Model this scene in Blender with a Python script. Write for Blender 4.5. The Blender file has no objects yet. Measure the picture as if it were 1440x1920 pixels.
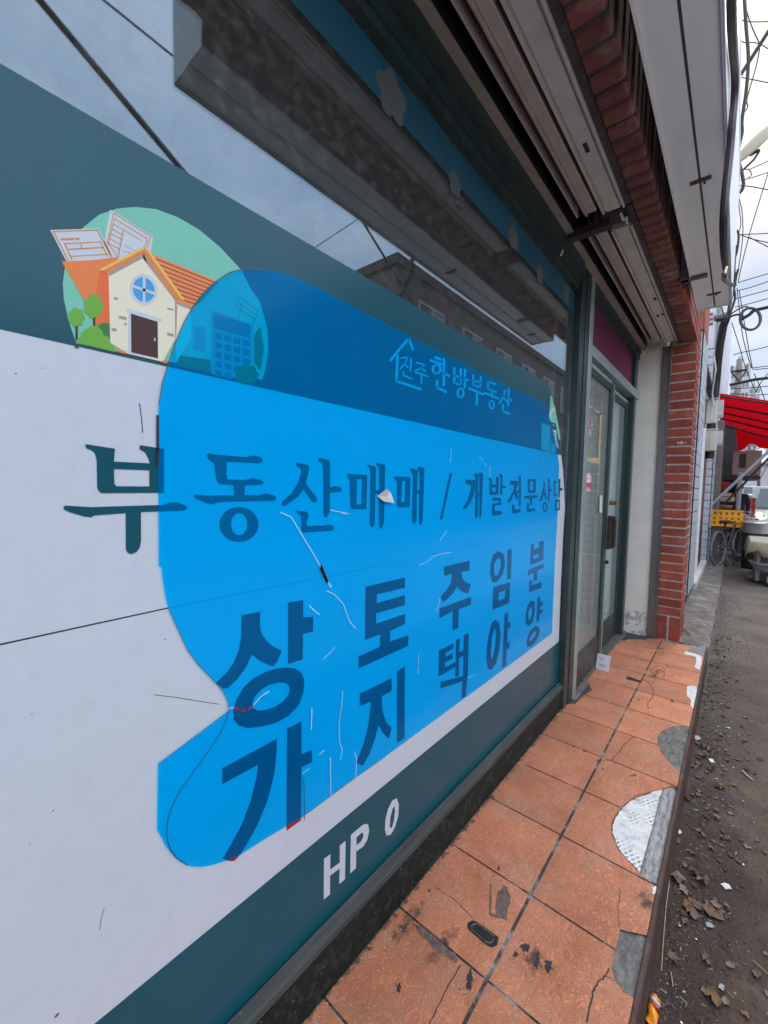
import bpy, bmesh, math, random
import numpy as np
from mathutils import Vector, Matrix
from mathutils.geometry import tessellate_polygon
random.seed(7)
SC = bpy.context.scene
COL = SC.collection
# ------------------------------------------------------------------ camera
FPX, W0, H0 = 783.71, 1440.0, 1920.0
CAMZ = 1.245
def _rot(a, b, c):
    ca, sa = math.cos(a), math.sin(a); cb, sb = math.cos(b), math.sin(b); cc, sc = math.cos(c), math.sin(c)
    yaw = np.array([[ca, -sa, 0], [sa, ca, 0], [0, 0, 1]])
    base = np.array([[0, -1, 0], [0, 0, -1], [1, 0, 0.]])
    pit = np.array([[1, 0, 0], [0, cb, -sb], [0, sb, cb]])
    rol = np.array([[cc, -sc, 0], [sc, cc, 0], [0, 0, 1]])
    return rol @ pit @ base @ yaw.T
RC = _rot(*[math.radians(v) for v in (40.1158, 3.3717, 1.1591)])
cd = bpy.data.cameras.new('camera'); cam = bpy.data.objects.new('camera', cd); COL.objects.link(cam)
cd.sensor_fit = 'HORIZONTAL'; cd.sensor_width = 36; cd.lens = FPX / W0 * 36
cd.clip_start = 0.02; cd.clip_end = 2000
M4 = Matrix.Identity(4)
for i in range(3):
    M4[i][0] = RC[0][i]; M4[i][1] = -RC[1][i]; M4[i][2] = -RC[2][i]
M4[0][3], M4[1][3], M4[2][3] = 0, 0, CAMZ
cam.matrix_world = M4
SC.camera = cam
# ------------------------------------------------------------------ light
wd = bpy.data.worlds.new('World'); SC.world = wd; wd.use_nodes = True
nt = wd.node_tree; nt.nodes.clear()
def N(nt, t, **k):
    n = nt.nodes.new(t)
    for a, v in k.items(): setattr(n, a, v)
    return n
SUN_EL, SUN_AZ = math.radians(47), math.radians(-4)     # azimuth from +X towards +Y
out = N(nt, 'ShaderNodeOutputWorld'); bg = N(nt, 'ShaderNodeBackground')
sky = N(nt, 'ShaderNodeTexSky', sky_type='NISHITA', sun_disc=False)
sky.sun_elevation = SUN_EL; sky.sun_rotation = math.pi / 2 - SUN_AZ
sky.air_density = 1.4; sky.dust_density = 2.0
tc = N(nt, 'ShaderNodeTexCoord')
mp = N(nt, 'ShaderNodeMapping'); mp.inputs['Scale'].default_value = (1.2, 1.2, 2.4)
nz = N(nt, 'ShaderNodeTexNoise'); nz.inputs['Scale'].default_value = 2.6; nz.inputs['Detail'].default_value = 6
nz.inputs['Roughness'].default_value = 0.55
rp = N(nt, 'ShaderNodeValToRGB')
rp.color_ramp.elements[0].position = 0.36; rp.color_ramp.elements[0].color = (6.9, 8.8, 11.9, 1)
rp.color_ramp.elements[1].position = 0.66; rp.color_ramp.elements[1].color = (12.0, 12.9, 14.7, 1)
# warm bright part of the cloud cover where the sun stands behind it
dt = N(nt, 'ShaderNodeVectorMath', operation='DOT_PRODUCT')
dt.inputs[1].default_value = (math.cos(SUN_EL) * math.cos(SUN_AZ), math.cos(SUN_EL) * math.sin(SUN_AZ), math.sin(SUN_EL))
mr = N(nt, 'ShaderNodeMapRange'); mr.inputs[1].default_value = 0.89; mr.inputs[2].default_value = 1.0
mr.inputs[3].default_value = 0.0; mr.inputs[4].default_value = 1.0; mr.clamp = True
mxw = N(nt, 'ShaderNodeMix', data_type='RGBA'); mxw.inputs[7].default_value = (9.0, 7.9, 6.3, 1)
mx = N(nt, 'ShaderNodeMix', data_type='RGBA'); mx.inputs[0].default_value = 0.88
L = nt.links.new
L(tc.outputs['Generated'], mp.inputs[0]); L(mp.outputs[0], nz.inputs['Vector']); L(nz.outputs['Fac'], rp.inputs[0])
L(tc.outputs['Generated'], dt.inputs[0]); L(dt.outputs['Value'], mr.inputs[0]); L(mr.outputs[0], mxw.inputs[0])
dg = N(nt, 'ShaderNodeVectorMath', operation='DOT_PRODUCT'); dg.inputs[1].default_value = (-.35, -.72, .6); L(tc.outputs['Generated'], dg.inputs[0])
mg = N(nt, 'ShaderNodeMapRange'); mg.inputs[1].default_value = -.05; mg.inputs[2].default_value = .66; mg.inputs[3].default_value = .56; mg.inputs[4].default_value = 1.75; L(dg.outputs['Value'], mg.inputs[0])
mm = N(nt, 'ShaderNodeMix', data_type='RGBA', blend_type='MULTIPLY'); mm.inputs[0].default_value = 1; L(rp.outputs[0], mm.inputs[6]); L(mg.outputs[0], mm.inputs[7])
L(mm.outputs[2], mxw.inputs[6]); L(sky.outputs[0], mx.inputs[6]); L(mxw.outputs[2], mx.inputs[7])
L(mx.outputs[2], bg.inputs[0]); bg.inputs[1].default_value = 0.085; L(bg.outputs[0], out.inputs[0])
sl = bpy.data.lights.new('sun', 'SUN'); so = bpy.data.objects.new('sun', sl); COL.objects.link(so)
sl.energy = 0.9; sl.angle = math.radians(16); sl.color = (1.0, 0.90, 0.77)
sd = Vector((math.cos(SUN_EL) * math.cos(SUN_AZ), math.cos(SUN_EL) * math.sin(SUN_AZ), math.sin(SUN_EL)))
so.rotation_euler = sd.to_track_quat('Z', 'Y').to_euler(); so.location = (0, -8, 12)
SC.view_settings.view_transform = 'Standard'; SC.view_settings.look = 'None'
SC.view_settings.exposure = 0.60; SC.view_settings.gamma = 1
SC.render.engine = 'CYCLES'; SC.cycles.max_bounces = 8; SC.cycles.transparent_max_bounces = 16
SC.cycles.caustics_reflective = False; SC.cycles.caustics_refractive = False
# ------------------------------------------------------------------ measuring: a pixel of the photograph -> a point of a real plane
def ray(x, y):
    return RC.T @ np.array([(x - 720) / FPX, (y - 960) / FPX, 1.0])
def on(axis, val, x, y):
    d = ray(x, y); c = (0, 0, CAMZ); t = (val - c[axis]) / d[axis]
    return Vector((d[0] * t, d[1] * t, CAMZ + d[2] * t))
YG = 0.73                                  # window glass plane
def S(x, y):
    p = on(1, YG - 0.002, x, y); return (p.x, p.z)
def crop(ox, oy, s):
    return lambda pts: [S(ox + a / s, oy + b / s) for a, b in pts]
# ------------------------------------------------------------------ materials
def lin(v):
    v /= 255.0
    return v / 12.92 if v <= 0.04045 else ((v + 0.055) / 1.055) ** 2.4
def rgb(r, g, b, k=1.0): return (lin(r) * k, lin(g) * k, lin(b) * k)
def ink(r, g, b):                           # printed colour, relative to the white of the same print
    return (min(.9, lin(r) / .52 * .76), min(.9, lin(g) / .56 * .76), min(.9, lin(b) / .645 * .76))
MATS = {}
def mat(name, col, rough=.6, var=.12, scale=8, bump=0, bscale=60, metal=0, spec=.5, dark=None, dscale=3, damt=0, coat=0, stretch=None):
    if name in MATS: return MATS[name]
    m = bpy.data.materials.new(name); m.use_nodes = True; MATS[name] = m
    nt = m.node_tree; b = nt.nodes['Principled BSDF']; L = nt.links.new
    b.inputs['Roughness'].default_value = rough; b.inputs['Metallic'].default_value = metal
    b.inputs['Specular IOR Level'].default_value = spec; b.inputs['Coat Weight'].default_value = coat
    t = N(nt, 'ShaderNodeTexCoord'); src = t.outputs['Object']
    if stretch:
        mpn = N(nt, 'ShaderNodeMapping'); mpn.inputs['Scale'].default_value = stretch; L(src, mpn.inputs[0]); src = mpn.outputs[0]
    n = N(nt, 'ShaderNodeTexNoise'); n.inputs['Scale'].default_value = scale; n.inputs['Detail'].default_value = 8
    n.inputs['Roughness'].default_value = .65
    L(src, n.inputs['Vector'])
    r = N(nt, 'ShaderNodeValToRGB'); e = r.color_ramp.elements
    e[0].position = .3; e[1].position = .7
    e[0].color = (*[max(0, c * (1 - var)) for c in col], 1); e[1].color = (*[min(1, c * (1 + var)) for c in col], 1)
    L(n.outputs['Fac'], r.inputs[0]); o = r.outputs[0]
    if dark:
        n2 = N(nt, 'ShaderNodeTexNoise'); n2.inputs['Scale'].default_value = dscale; n2.inputs['Detail'].default_value = 10; n2.inputs['Roughness'].default_value = .7
        L(src, n2.inputs['Vector'])
        r2 = N(nt, 'ShaderNodeValToRGB'); r2.color_ramp.elements[0].position = .5; r2.color_ramp.elements[1].position = .72
        r2.color_ramp.elements[0].color = (0, 0, 0, 1); r2.color_ramp.elements[1].color = (damt, damt, damt, 1)
        L(n2.outputs['Fac'], r2.inputs[0])
        mxx = N(nt, 'ShaderNodeMix', data_type='RGBA'); mxx.inputs[7].default_value = (*dark, 1)
        L(r2.outputs[0], mxx.inputs[0]); L(o, mxx.inputs[6]); o = mxx.outputs[2]
    L(o, b.inputs['Base Color'])
    if bump:
        n3 = N(nt, 'ShaderNodeTexNoise'); n3.inputs['Scale'].default_value = bscale; n3.inputs['Detail'].default_value = 6
        L(src, n3.inputs['Vector'])
        bp = N(nt, 'ShaderNodeBump'); bp.inputs['Strength'].default_value = bump; bp.inputs['Distance'].default_value = .004
        L(n3.outputs['Fac'], bp.inputs['Height']); L(bp.outputs[0], b.inputs['Normal'])
    return m
def schlick(nt, f0):
    L = nt.links.new
    g = N(nt, 'ShaderNodeNewGeometry'); d = N(nt, 'ShaderNodeVectorMath', operation='DOT_PRODUCT'); L(g.outputs['Normal'], d.inputs[0]); L(g.outputs['Incoming'], d.inputs[1])
    a = N(nt, 'ShaderNodeMath', operation='ABSOLUTE'); L(d.outputs['Value'], a.inputs[0])
    s = N(nt, 'ShaderNodeMath', operation='SUBTRACT'); s.inputs[0].default_value = 1; L(a.outputs[0], s.inputs[1])
    p = N(nt, 'ShaderNodeMath', operation='POWER'); L(s.outputs[0], p.inputs[0]); p.inputs[1].default_value = 5
    m = N(nt, 'ShaderNodeMath', operation='MULTIPLY_ADD'); L(p.outputs[0], m.inputs[0]); m.inputs[1].default_value = 1 - f0; m.inputs[2].default_value = f0
    return m
def glass_mat(name, tint, f0=.05, dirt=0.04, dmax=None, dcol=(.36, .33, .29)):
    if name in MATS: return MATS[name]
    m = bpy.data.materials.new(name); m.use_nodes = True; MATS[name] = m
    nt = m.node_tree; nt.nodes.clear(); L = nt.links.new
    o = N(nt, 'ShaderNodeOutputMaterial'); tr = N(nt, 'ShaderNodeBsdfTransparent'); gl = N(nt, 'ShaderNodeBsdfGlossy')
    tr.inputs[0].default_value = (*tint, 1); gl.inputs['Roughness'].default_value = .004; gl.inputs[0].default_value = (.74, .88, 1, 1)
    fr = schlick(nt, f0)
    m1 = N(nt, 'ShaderNodeMixShader'); L(fr.outputs[0], m1.inputs[0]); L(tr.outputs[0], m1.inputs[1]); L(gl.outputs[0], m1.inputs[2])
    df = N(nt, 'ShaderNodeBsdfDiffuse'); df.inputs[0].default_value = (*dcol, 1)
    t = N(nt, 'ShaderNodeTexCoord'); n = N(nt, 'ShaderNodeTexNoise'); n.inputs['Scale'].default_value = 34; n.inputs['Detail'].default_value = 9; n.inputs['Roughness'].default_value = .7
    L(t.outputs['Object'], n.inputs['Vector'])
    r = N(nt, 'ShaderNodeValToRGB'); r.color_ramp.elements[0].position = .48; r.color_ramp.elements[1].position = .8
    r.color_ramp.elements[0].color = (dirt, dirt, dirt, 1); v = dmax or min(1, dirt * 4 + .04); r.color_ramp.elements[1].color = (v, v, v, 1)
    L(n.outputs['Fac'], r.inputs[0])
    m2 = N(nt, 'ShaderNodeMixShader'); L(r.outputs[0], m2.inputs[0]); L(m1.outputs[0], m2.inputs[1]); L(df.outputs[0], m2.inputs[2])
    L(m2.outputs[0], o.inputs[0])
    return m
def film_mat(name):
    m = bpy.data.materials.new(name); m.use_nodes = True; MATS[name] = m
    nt = m.node_tree; nt.nodes.clear(); L = nt.links.new
    o = N(nt, 'ShaderNodeOutputMaterial'); tr = N(nt, 'ShaderNodeBsdfTransparent'); df = N(nt, 'ShaderNodeBsdfDiffuse'); gl = N(nt, 'ShaderNodeBsdfGlossy')
    t = N(nt, 'ShaderNodeTexCoord'); n = N(nt, 'ShaderNodeTexNoise'); n.inputs['Scale'].default_value = 3; n.inputs['Detail'].default_value = 6
    L(t.outputs['Object'], n.inputs['Vector'])
    r = N(nt, 'ShaderNodeValToRGB'); r.color_ramp.elements[0].position = .3; r.color_ramp.elements[1].position = .7
    r.color_ramp.elements[0].color = (0, .085, .215, 1); r.color_ramp.elements[1].color = (0, .096, .24, 1)
    L(n.outputs['Fac'], r.inputs[0]); L(r.outputs[0], df.inputs[0])
    tr.inputs[0].default_value = (0, .67, .90, 1)
    ad = N(nt, 'ShaderNodeAddShader'); L(tr.outputs[0], ad.inputs[0]); L(df.outputs[0], ad.inputs[1])
    gl.inputs[0].default_value = (.45, .72, 1, 1); gl.inputs['Roughness'].default_value = .13
    fr = schlick(nt, .012)
    bp = N(nt, 'ShaderNodeBump'); bp.inputs['Strength'].default_value = .25; bp.inputs['Distance'].default_value = .004; n5 = N(nt, 'ShaderNodeTexNoise'); n5.inputs['Scale'].default_value = 9; L(t.outputs['Object'], n5.inputs['Vector']); L(n5.outputs['Fac'], bp.inputs['Height']); L(bp.outputs[0], gl.inputs['Normal'])
    m1 = N(nt, 'ShaderNodeMixShader'); L(fr.outputs[0], m1.inputs[0]); L(ad.outputs[0], m1.inputs[1]); L(gl.outputs[0], m1.inputs[2])
    L(m1.outputs[0], o.inputs[0])
    return m
# ------------------------------------------------------------------ mesh helpers
def link(name, bm, m, parent=None, smooth=False):
    me = bpy.data.meshes.new(name)
    bmesh.ops.recalc_face_normals(bm, faces=bm.faces)
    bm.to_mesh(me); bm.free()
    if smooth:
        for p in me.polygons: p.use_smooth = True
    me.materials.append(m)
    o = bpy.data.objects.new(name, me); COL.objects.link(o)
    if parent: 
        o.parent = parent
        o.matrix_parent_inverse = Matrix.Identity(4)
        if parent.type == 'EMPTY': o.location = tuple(-v for v in parent.location)
    return o
def tag(o, label=None, cat=None, group=None, kind=None):
    if label: o['label'] = label
    if cat: o['category'] = cat
    if group: o['group'] = group
    if kind: o['kind'] = kind
    return o
def thing(name, label, cat, loc=(0, 0, 0), group=None):
    o = bpy.data.objects.new(name, None); COL.objects.link(o); o.location = loc; o.empty_display_size = .1
    return tag(o, label, cat, group)
def box(bm, x0, x1, y0, y1, z0, z1, bev=0):
    r = bmesh.ops.create_cube(bm, size=1)
    vs = r['verts']
    for v in vs:
        v.co = Vector(((x0 + x1) / 2 + v.co.x * (x1 - x0), (y0 + y1) / 2 + v.co.y * (y1 - y0), (z0 + z1) / 2 + v.co.z * (z1 - z0)))
    if bev:
        es = list({e for v in vs for e in v.link_edges})
        bmesh.ops.bevel(bm, geom=es, offset=bev, segments=1, affect='EDGES')
def B(*a, bev=0):
    bm = bmesh.new(); box(bm, *a, bev=bev); return bm
def tube(bm, pts, r, seg=8, r1=None):
    pts = [Vector(p) for p in pts]; rings = []
    for i, p in enumerate(pts):
        d = (pts[min(i + 1, len(pts) - 1)] - pts[max(i - 1, 0)]).normalized()
        u = d.orthogonal().normalized() if i == 0 else (u - d * u.dot(d)).normalized()
        w = d.cross(u); rr = r if r1 is None else r + (r1 - r) * i / (len(pts) - 1)
        rings.append([bm.verts.new(p + (u * math.cos(a) + w * math.sin(a)) * rr) for a in [2 * math.pi * k / seg for k in range(seg)]])
    for a, b in zip(rings, rings[1:]):
        for k in range(seg): bm.faces.new((a[k], a[(k + 1) % seg], b[(k + 1) % seg], b[k]))
    bm.faces.new(rings[0][::-1]); bm.faces.new(rings[-1])
def T(pts, r, seg=8, r1=None):
    bm = bmesh.new(); tube(bm, pts, r, seg, r1); return bm
def spline(pts, n=6):
    P = [Vector(p) for p in pts]; o = []
    for i in range(len(P) - 1):
        a, b, c, d = P[max(i - 1, 0)], P[i], P[i + 1], P[min(i + 2, len(P) - 1)]
        for k in range(n):
            t = k / n
            o.append(.5 * ((2 * b) + (c - a) * t + (2 * a - 5 * b + 4 * c - d) * t * t + (3 * b - a - 3 * c + d) * t ** 3))
    o.append(P[-1]); return o
def fill(bm, loops, conv, thick):
    """flat sheet with holes; conv(u, v, k) -> 3D with k=0 front, 1 back"""
    tris = tessellate_polygon([[Vector((u, v, 0)) for u, v in lp] for lp in loops])
    flat = [p for lp in loops for p in lp]
    f = [bm.verts.new(conv(u, v, 0)) for u, v in flat]
    for t in tris:
        try: bm.faces.new([f[i] for i in t])
        except ValueError: pass
    if thick:
        k = 0
        bk = [bm.verts.new(conv(u, v, 1)) for u, v in flat]
        for lp in loops:
            n = len(lp)
            for i in range(n):
                a, b = k + i, k + (i + 1) % n
                try: bm.faces.new((f[a], f[b], bk[b], bk[a]))
                except ValueError: pass
            k += n
def sheet(bm, loops, y, th=.0003):          # upright sheet facing the street, on plane Y=y
    fill(bm, loops, lambda u, v, k: Vector((u, y + th * k, v)), th)
def ell(cx, cy, rx, ry, n=28, rot=0):
    c, s = math.cos(rot), math.sin(rot)
    return [(cx + rx * math.cos(t) * c - ry * math.sin(t) * s, cy + rx * math.cos(t) * s + ry * math.sin(t) * c) for t in [2 * math.pi * i / n for i in range(n)]]
def stroke(pts, w):                          # open polyline of width w -> list of quads
    o = []
    for (x0, y0), (x1, y1) in zip(pts, pts[1:]):
        d = math.hypot(x1 - x0, y1 - y0) or 1; nx, ny = -(y1 - y0) / d * w / 2, (x1 - x0) / d * w / 2
        ex, ey = (x1 - x0) / d * w * .3, (y1 - y0) / d * w * .3
        o.append([(x0 - ex + nx, y0 - ey + ny), (x1 + ex + nx, y1 + ey + ny), (x1 + ex - nx, y1 + ey - ny), (x0 - ex - nx, y0 - ey - ny)])
    return o
# ================================================================== MATERIALS
def brick_mat(name, col, dust=.25):
    m = mat(name, col, rough=.72, var=.16, scale=14, bump=.5, bscale=90, dark=(.42, .34, .31), dscale=7, damt=dust)
    nt = m.node_tree; b = nt.nodes['Principled BSDF']; L = nt.links.new
    src = b.inputs['Base Color'].links[0].from_socket
    g = N(nt, 'ShaderNodeNewGeometry'); r = N(nt, 'ShaderNodeMapRange'); r.inputs[3].default_value = .72; r.inputs[4].default_value = 1.2
    L(g.outputs['Random Per Island'], r.inputs[0])
    x = N(nt, 'ShaderNodeMix', data_type='RGBA', blend_type='MULTIPLY'); x.inputs[0].default_value = 1
    L(src, x.inputs[6]); L(r.outputs[0], x.inputs[7]); L(x.outputs[2], b.inputs['Base Color'])
    return m
BRICK = brick_mat('red_brick', (.30, .052, .026))
MORTAR = mat('mortar', (.42, .38, .34), rough=.95, var=.3, scale=30, bump=.7, bscale=140)
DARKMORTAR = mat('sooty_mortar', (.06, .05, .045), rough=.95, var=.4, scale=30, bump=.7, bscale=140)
GREEN = mat('green_aluminium', (.018, .040, .038), rough=.38, var=.25, scale=22, dark=(.10, .10, .09), dscale=11, damt=.28)
GREENL = mat('pale_aluminium', (.34, .42, .42), rough=.35, var=.12, scale=16, metal=.3, dark=(.16, .17, .16), dscale=9, damt=.4)
RUST = mat('rusty_brown_paint', (.085, .050, .038), rough=.7, spec=.25, var=.3, scale=14, bump=.4, bscale=70, dark=(.22, .16, .12), dscale=8, damt=.5)
STEEL = mat('galvanised_steel', (.56, .51, .47), rough=.5, var=.10, scale=14, metal=.15, bump=.1, bscale=60, dark=(.28, .24, .21), dscale=9, damt=.45)
PLASTER = mat('cream_plaster', (.62, .57, .47), rough=.9, var=.08, scale=5, bump=.5, bscale=70, dark=(.36, .33, .29), dscale=2.4, damt=.35)
GREYPL = mat('grey_lintel_plaster', (.26, .225, .19), rough=.95, var=.25, scale=9, bump=.4, bscale=60)
MAROON = mat('maroon_board', (.15, .011, .055), rough=.42, var=.18, scale=5)
BLACKM = mat('black_rubber_and_shade', (.012, .012, .013), rough=.55, var=.3, scale=20)
WHITEP = mat('white_sheet_metal', (.80, .79, .76), rough=.4, var=.05, scale=3, dark=(.40, .38, .35), dscale=2.6, damt=.35, stretch=(.6, 3, 3))
CEMENT = mat('grey_cement', (.155, .145, .128), rough=.95, var=.35, scale=9, bump=1, bscale=45, dark=(.05, .05, .048), dscale=6, damt=.7)
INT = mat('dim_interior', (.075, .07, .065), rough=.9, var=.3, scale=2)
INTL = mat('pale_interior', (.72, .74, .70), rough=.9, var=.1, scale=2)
GLASS = glass_mat('window_glass', (.80, .84, .84), .125, .05)
DGLASS = glass_mat('door_glass', (.95, .98, .96), .02, .24, .34, (.42, .47, .43))  # dirt amount here is a pale haze standing in for light from inside

# ================================================================== SHOP BUILDING
shop = thing('shop_building', 'single-storey brick shop building with green-framed window and sliding glass door in the foreground', 'building', (1.5, .73, 0))
XE = 4.21
link('upper_wall', B(-3, 4.58, .43, 7, 2.86, 5.2), GREYPL, shop)
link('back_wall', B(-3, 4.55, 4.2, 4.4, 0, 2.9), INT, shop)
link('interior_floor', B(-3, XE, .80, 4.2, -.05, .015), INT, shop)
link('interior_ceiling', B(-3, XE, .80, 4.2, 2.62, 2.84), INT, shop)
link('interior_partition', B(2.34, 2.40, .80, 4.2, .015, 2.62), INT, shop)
# plaster return beside the door, with the flaked patch low down
def flaked():
    m = mat('flaked_plaster', (.80, .765, .66), rough=.9, var=.06, scale=5, bump=.6, bscale=60)
    nt = m.node_tree; b = nt.nodes['Principled BSDF']; L = nt.links.new
    src = b.inputs['Base Color'].links[0].from_socket
    t = N(nt, 'ShaderNodeTexCoord'); sx = N(nt, 'ShaderNodeSeparateXYZ'); L(t.outputs['Object'], sx.inputs[0])
    n = N(nt, 'ShaderNodeTexNoise'); n.inputs['Scale'].default_value = 10; n.inputs['Detail'].default_value = 9; n.inputs['Roughness'].default_value = .62
    L(t.outputs['Object'], n.inputs['Vector'])
    h = N(nt, 'ShaderNodeMapRange'); h.inputs[1].default_value = .16; h.inputs[2].default_value = .42; h.inputs[3].default_value = .16; h.inputs[4].default_value = -.2
    L(sx.outputs[2], h.inputs[0])
    a = N(nt, 'ShaderNodeMath', operation='ADD'); L(n.outputs['Fac'], a.inputs[0]); L(h.outputs[0], a.inputs[1])
    r = N(nt, 'ShaderNodeValToRGB'); r.color_ramp.interpolation = 'LINEAR'; e = r.color_ramp.elements
    e[0].position = .60; e[0].color = (0, 0, 0, 1); e[1].position = .62; e[1].color = (1, 1, 1, 1)
    L(a.outputs[0], r.inputs[0])
    n2 = N(nt, 'ShaderNodeTexNoise'); n2.inputs['Scale'].default_value = 24; n2.inputs['Detail'].default_value = 6; L(t.outputs['Object'], n2.inputs['Vector'])
    r2 = N(nt, 'ShaderNodeValToRGB'); r2.color_ramp.elements[0].position = .42; r2.color_ramp.elements[1].position = .6
    r2.color_ramp.elements[0].color = (.42, .39, .35, 1); r2.color_ramp.elements[1].color = (.84, .82, .77, 1); L(n2.outputs['Fac'], r2.inputs[0])
    x = N(nt, 'ShaderNodeMix', data_type='RGBA'); L(r.outputs[0], x.inputs[0]); L(src, x.inputs[6]); L(r2.outputs[0], x.inputs[7])
    L(x.outputs[2], b.inputs['Base Color'])
    return m
link('plaster_return', B(XE, 4.56, .537, 4.2, -.2, 2.86), flaked(), shop)
bm = bmesh.new()                                      # broken plaster edge on top of the return
for i in range(12):
    y = .545 + i * .0155; h = .03 + .03 * random.random()
    box(bm, XE - .012 - .01 * random.random(), XE, y, y + .0155, 2.475 - h, 2.475 + .02 * random.random(), bev=.003)
link('broken_plaster_edge', bm, PLASTER, shop)
# brick pier: 30 stretcher courses over a soldier course
pier = link('brick_pier', B(XE + .006, 4.545, .311, .472, -.2, 2.855), MORTAR, shop)
bm = bmesh.new(); PT = .0748
def brick(bm, x0, x1, y0, y1, z0, z1): 
    j = lambda a: a + random.uniform(-.0014, .0014)
    box(bm, j(x0), j(x1), j(y0), j(y1), j(z0), j(z1), bev=.0035)
for z0, z1 in ((.006, .205),):
    brick(bm, XE, XE + .075, .305, .380, z0, z1); brick(bm, XE, XE + .075, .396, .470, z0, z1)
    for k in range(3): brick(bm, XE + .09 + k * .088, XE + .165 + k * .088, .305, .34, z0, z1)
z = .218; k = 0
while z < 2.44:
    if k % 2: brick(bm, XE, XE + .09, .305, .470, z, z + .061); brick(bm, XE + .103, 4.55, .305, .35, z, z + .061)
    else: brick(bm, XE, XE + .19, .305, .470, z, z + .061); brick(bm, XE + .203, 4.55, .305, .35, z, z + .061)
    z += PT; k += 1
while z < 4.1:                                         # the wall face over the opening, beyond the sign board
    x = 3.1 + (.1 if k % 2 else 0)
    while x < 4.45: brick(bm, x, min(x + .19, 4.55), .305, .36, z, z + .061); x += .203
    z += PT; k += 1
link('bricks', bm, BRICK, pier)
link('wall_backing', B(3.0, 4.54, .311, .43, 2.865, 4.12), MORTAR, shop)
# paint daubs left on two bricks of the pier
bm = bmesh.new()
for y0, y1, z0, z1 in ((.385, .40, 1.652, 1.668), (.36, .381, 1.648, 1.672), (.34, .353, 1.652, 1.664)):
    box(bm, XE - .0022, XE - .0012, y0, y1, z0, z1)
link('paint_daub', bm, mat('pale_daub', (.5, .42, .38), rough=.9, var=.4, scale=60), pier)
# soldier-brick soffit
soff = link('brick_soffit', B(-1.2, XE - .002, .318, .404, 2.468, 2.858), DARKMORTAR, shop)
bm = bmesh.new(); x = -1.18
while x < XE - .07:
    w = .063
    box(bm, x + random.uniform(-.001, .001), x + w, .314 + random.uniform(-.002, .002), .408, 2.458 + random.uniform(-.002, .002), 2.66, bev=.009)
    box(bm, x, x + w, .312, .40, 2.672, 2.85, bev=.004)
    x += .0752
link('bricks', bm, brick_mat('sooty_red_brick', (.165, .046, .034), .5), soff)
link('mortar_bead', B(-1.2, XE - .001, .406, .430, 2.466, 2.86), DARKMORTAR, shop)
# lintel over window and door
link('lintel', B(-1.2, XE, .657, .800, 2.470, 2.84), BLACKM, shop); link('lintel_edge', B(-1.2, XE, .655, .800, 2.462, 2.4695), GREYPL, shop)  # lintel body black: shade of the deep shutter slot put into its colour
link('shutter_slot_back', B(-1.2, XE, .43, .655, 2.85, 2.856), BLACKM, shop)  # black plate, the slot's darkness given by colour
# head frame of the window
hf = bmesh.new()
box(hf, -1.2, 2.43, .683, .745, 2.40, 2.461); box(hf, -1.2, 2.43, .698, .745, 2.352, 2.398); box(hf, -1.2, 2.43, .706, .745, 2.322, 2.35)
link('window_head_frame', hf, GREEN, shop)
hd = bmesh.new(); box(hd, 2.66, 4.205, .70, .76, 2.385, 2.461); box(hd, 2.66, 4.205, .69, .70, 2.43, 2.46)
link('door_head_frame', hd, GREEN, shop)
# window glass, bottom sill, plinth
link('window_glass', B(-1.2, 2.44, YG, YG + .006, .10, 2.33), GLASS, shop)
sl_ = bmesh.new(); 
bmv = [(-1.2, .7235, .182), (2.44, .7235, .150), (2.44, .698, .138), (-1.2, .698, .168), (-1.2, .698, .152), (2.44, .698, .122), (2.44, .745, .10), (-1.2, .745, .10)]
V = [sl_.verts.new(v) for v in bmv]
for f in ((0, 1, 2, 3), (3, 2, 5, 4), (4, 5, 6, 7), (1, 0, 7, 6), (0, 3, 4, 7), (1, 6, 5, 2)): sl_.faces.new([V[i] for i in f])
link('window_sill', sl_, mat('worn_sill', (.07, .076, .07), rough=.6, spec=.25, var=.4, scale=14, dark=(.018, .02, .018), dscale=7, damt=.85, stretch=(.5, 6, 6)), shop)
link('plinth', B(-1.2, 2.44, .704, .80, -.02, .130), mat('dark_green_plinth', (.008, .019, .016), rough=.6, spec=.2, var=.25, scale=9, dark=(.16, .16, .14), dscale=30, damt=.35), shop)
# mullion post between window and door
mu = bmesh.new(); box(mu, 2.443, 2.520, .695, .77, -.01, 2.461, bev=.002); box(mu, 2.524, 2.600, .690, .77, -.01, 2.461, bev=.002); box(mu, 2.519, 2.526, .70, .76, 0, 2.45)
post = link('mullion_post', mu, GREEN, shop)
link('post_edge', B(2.602, 2.668, .688, .745, -.01, 2.461, bev=.002), GREENL, post)
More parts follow.
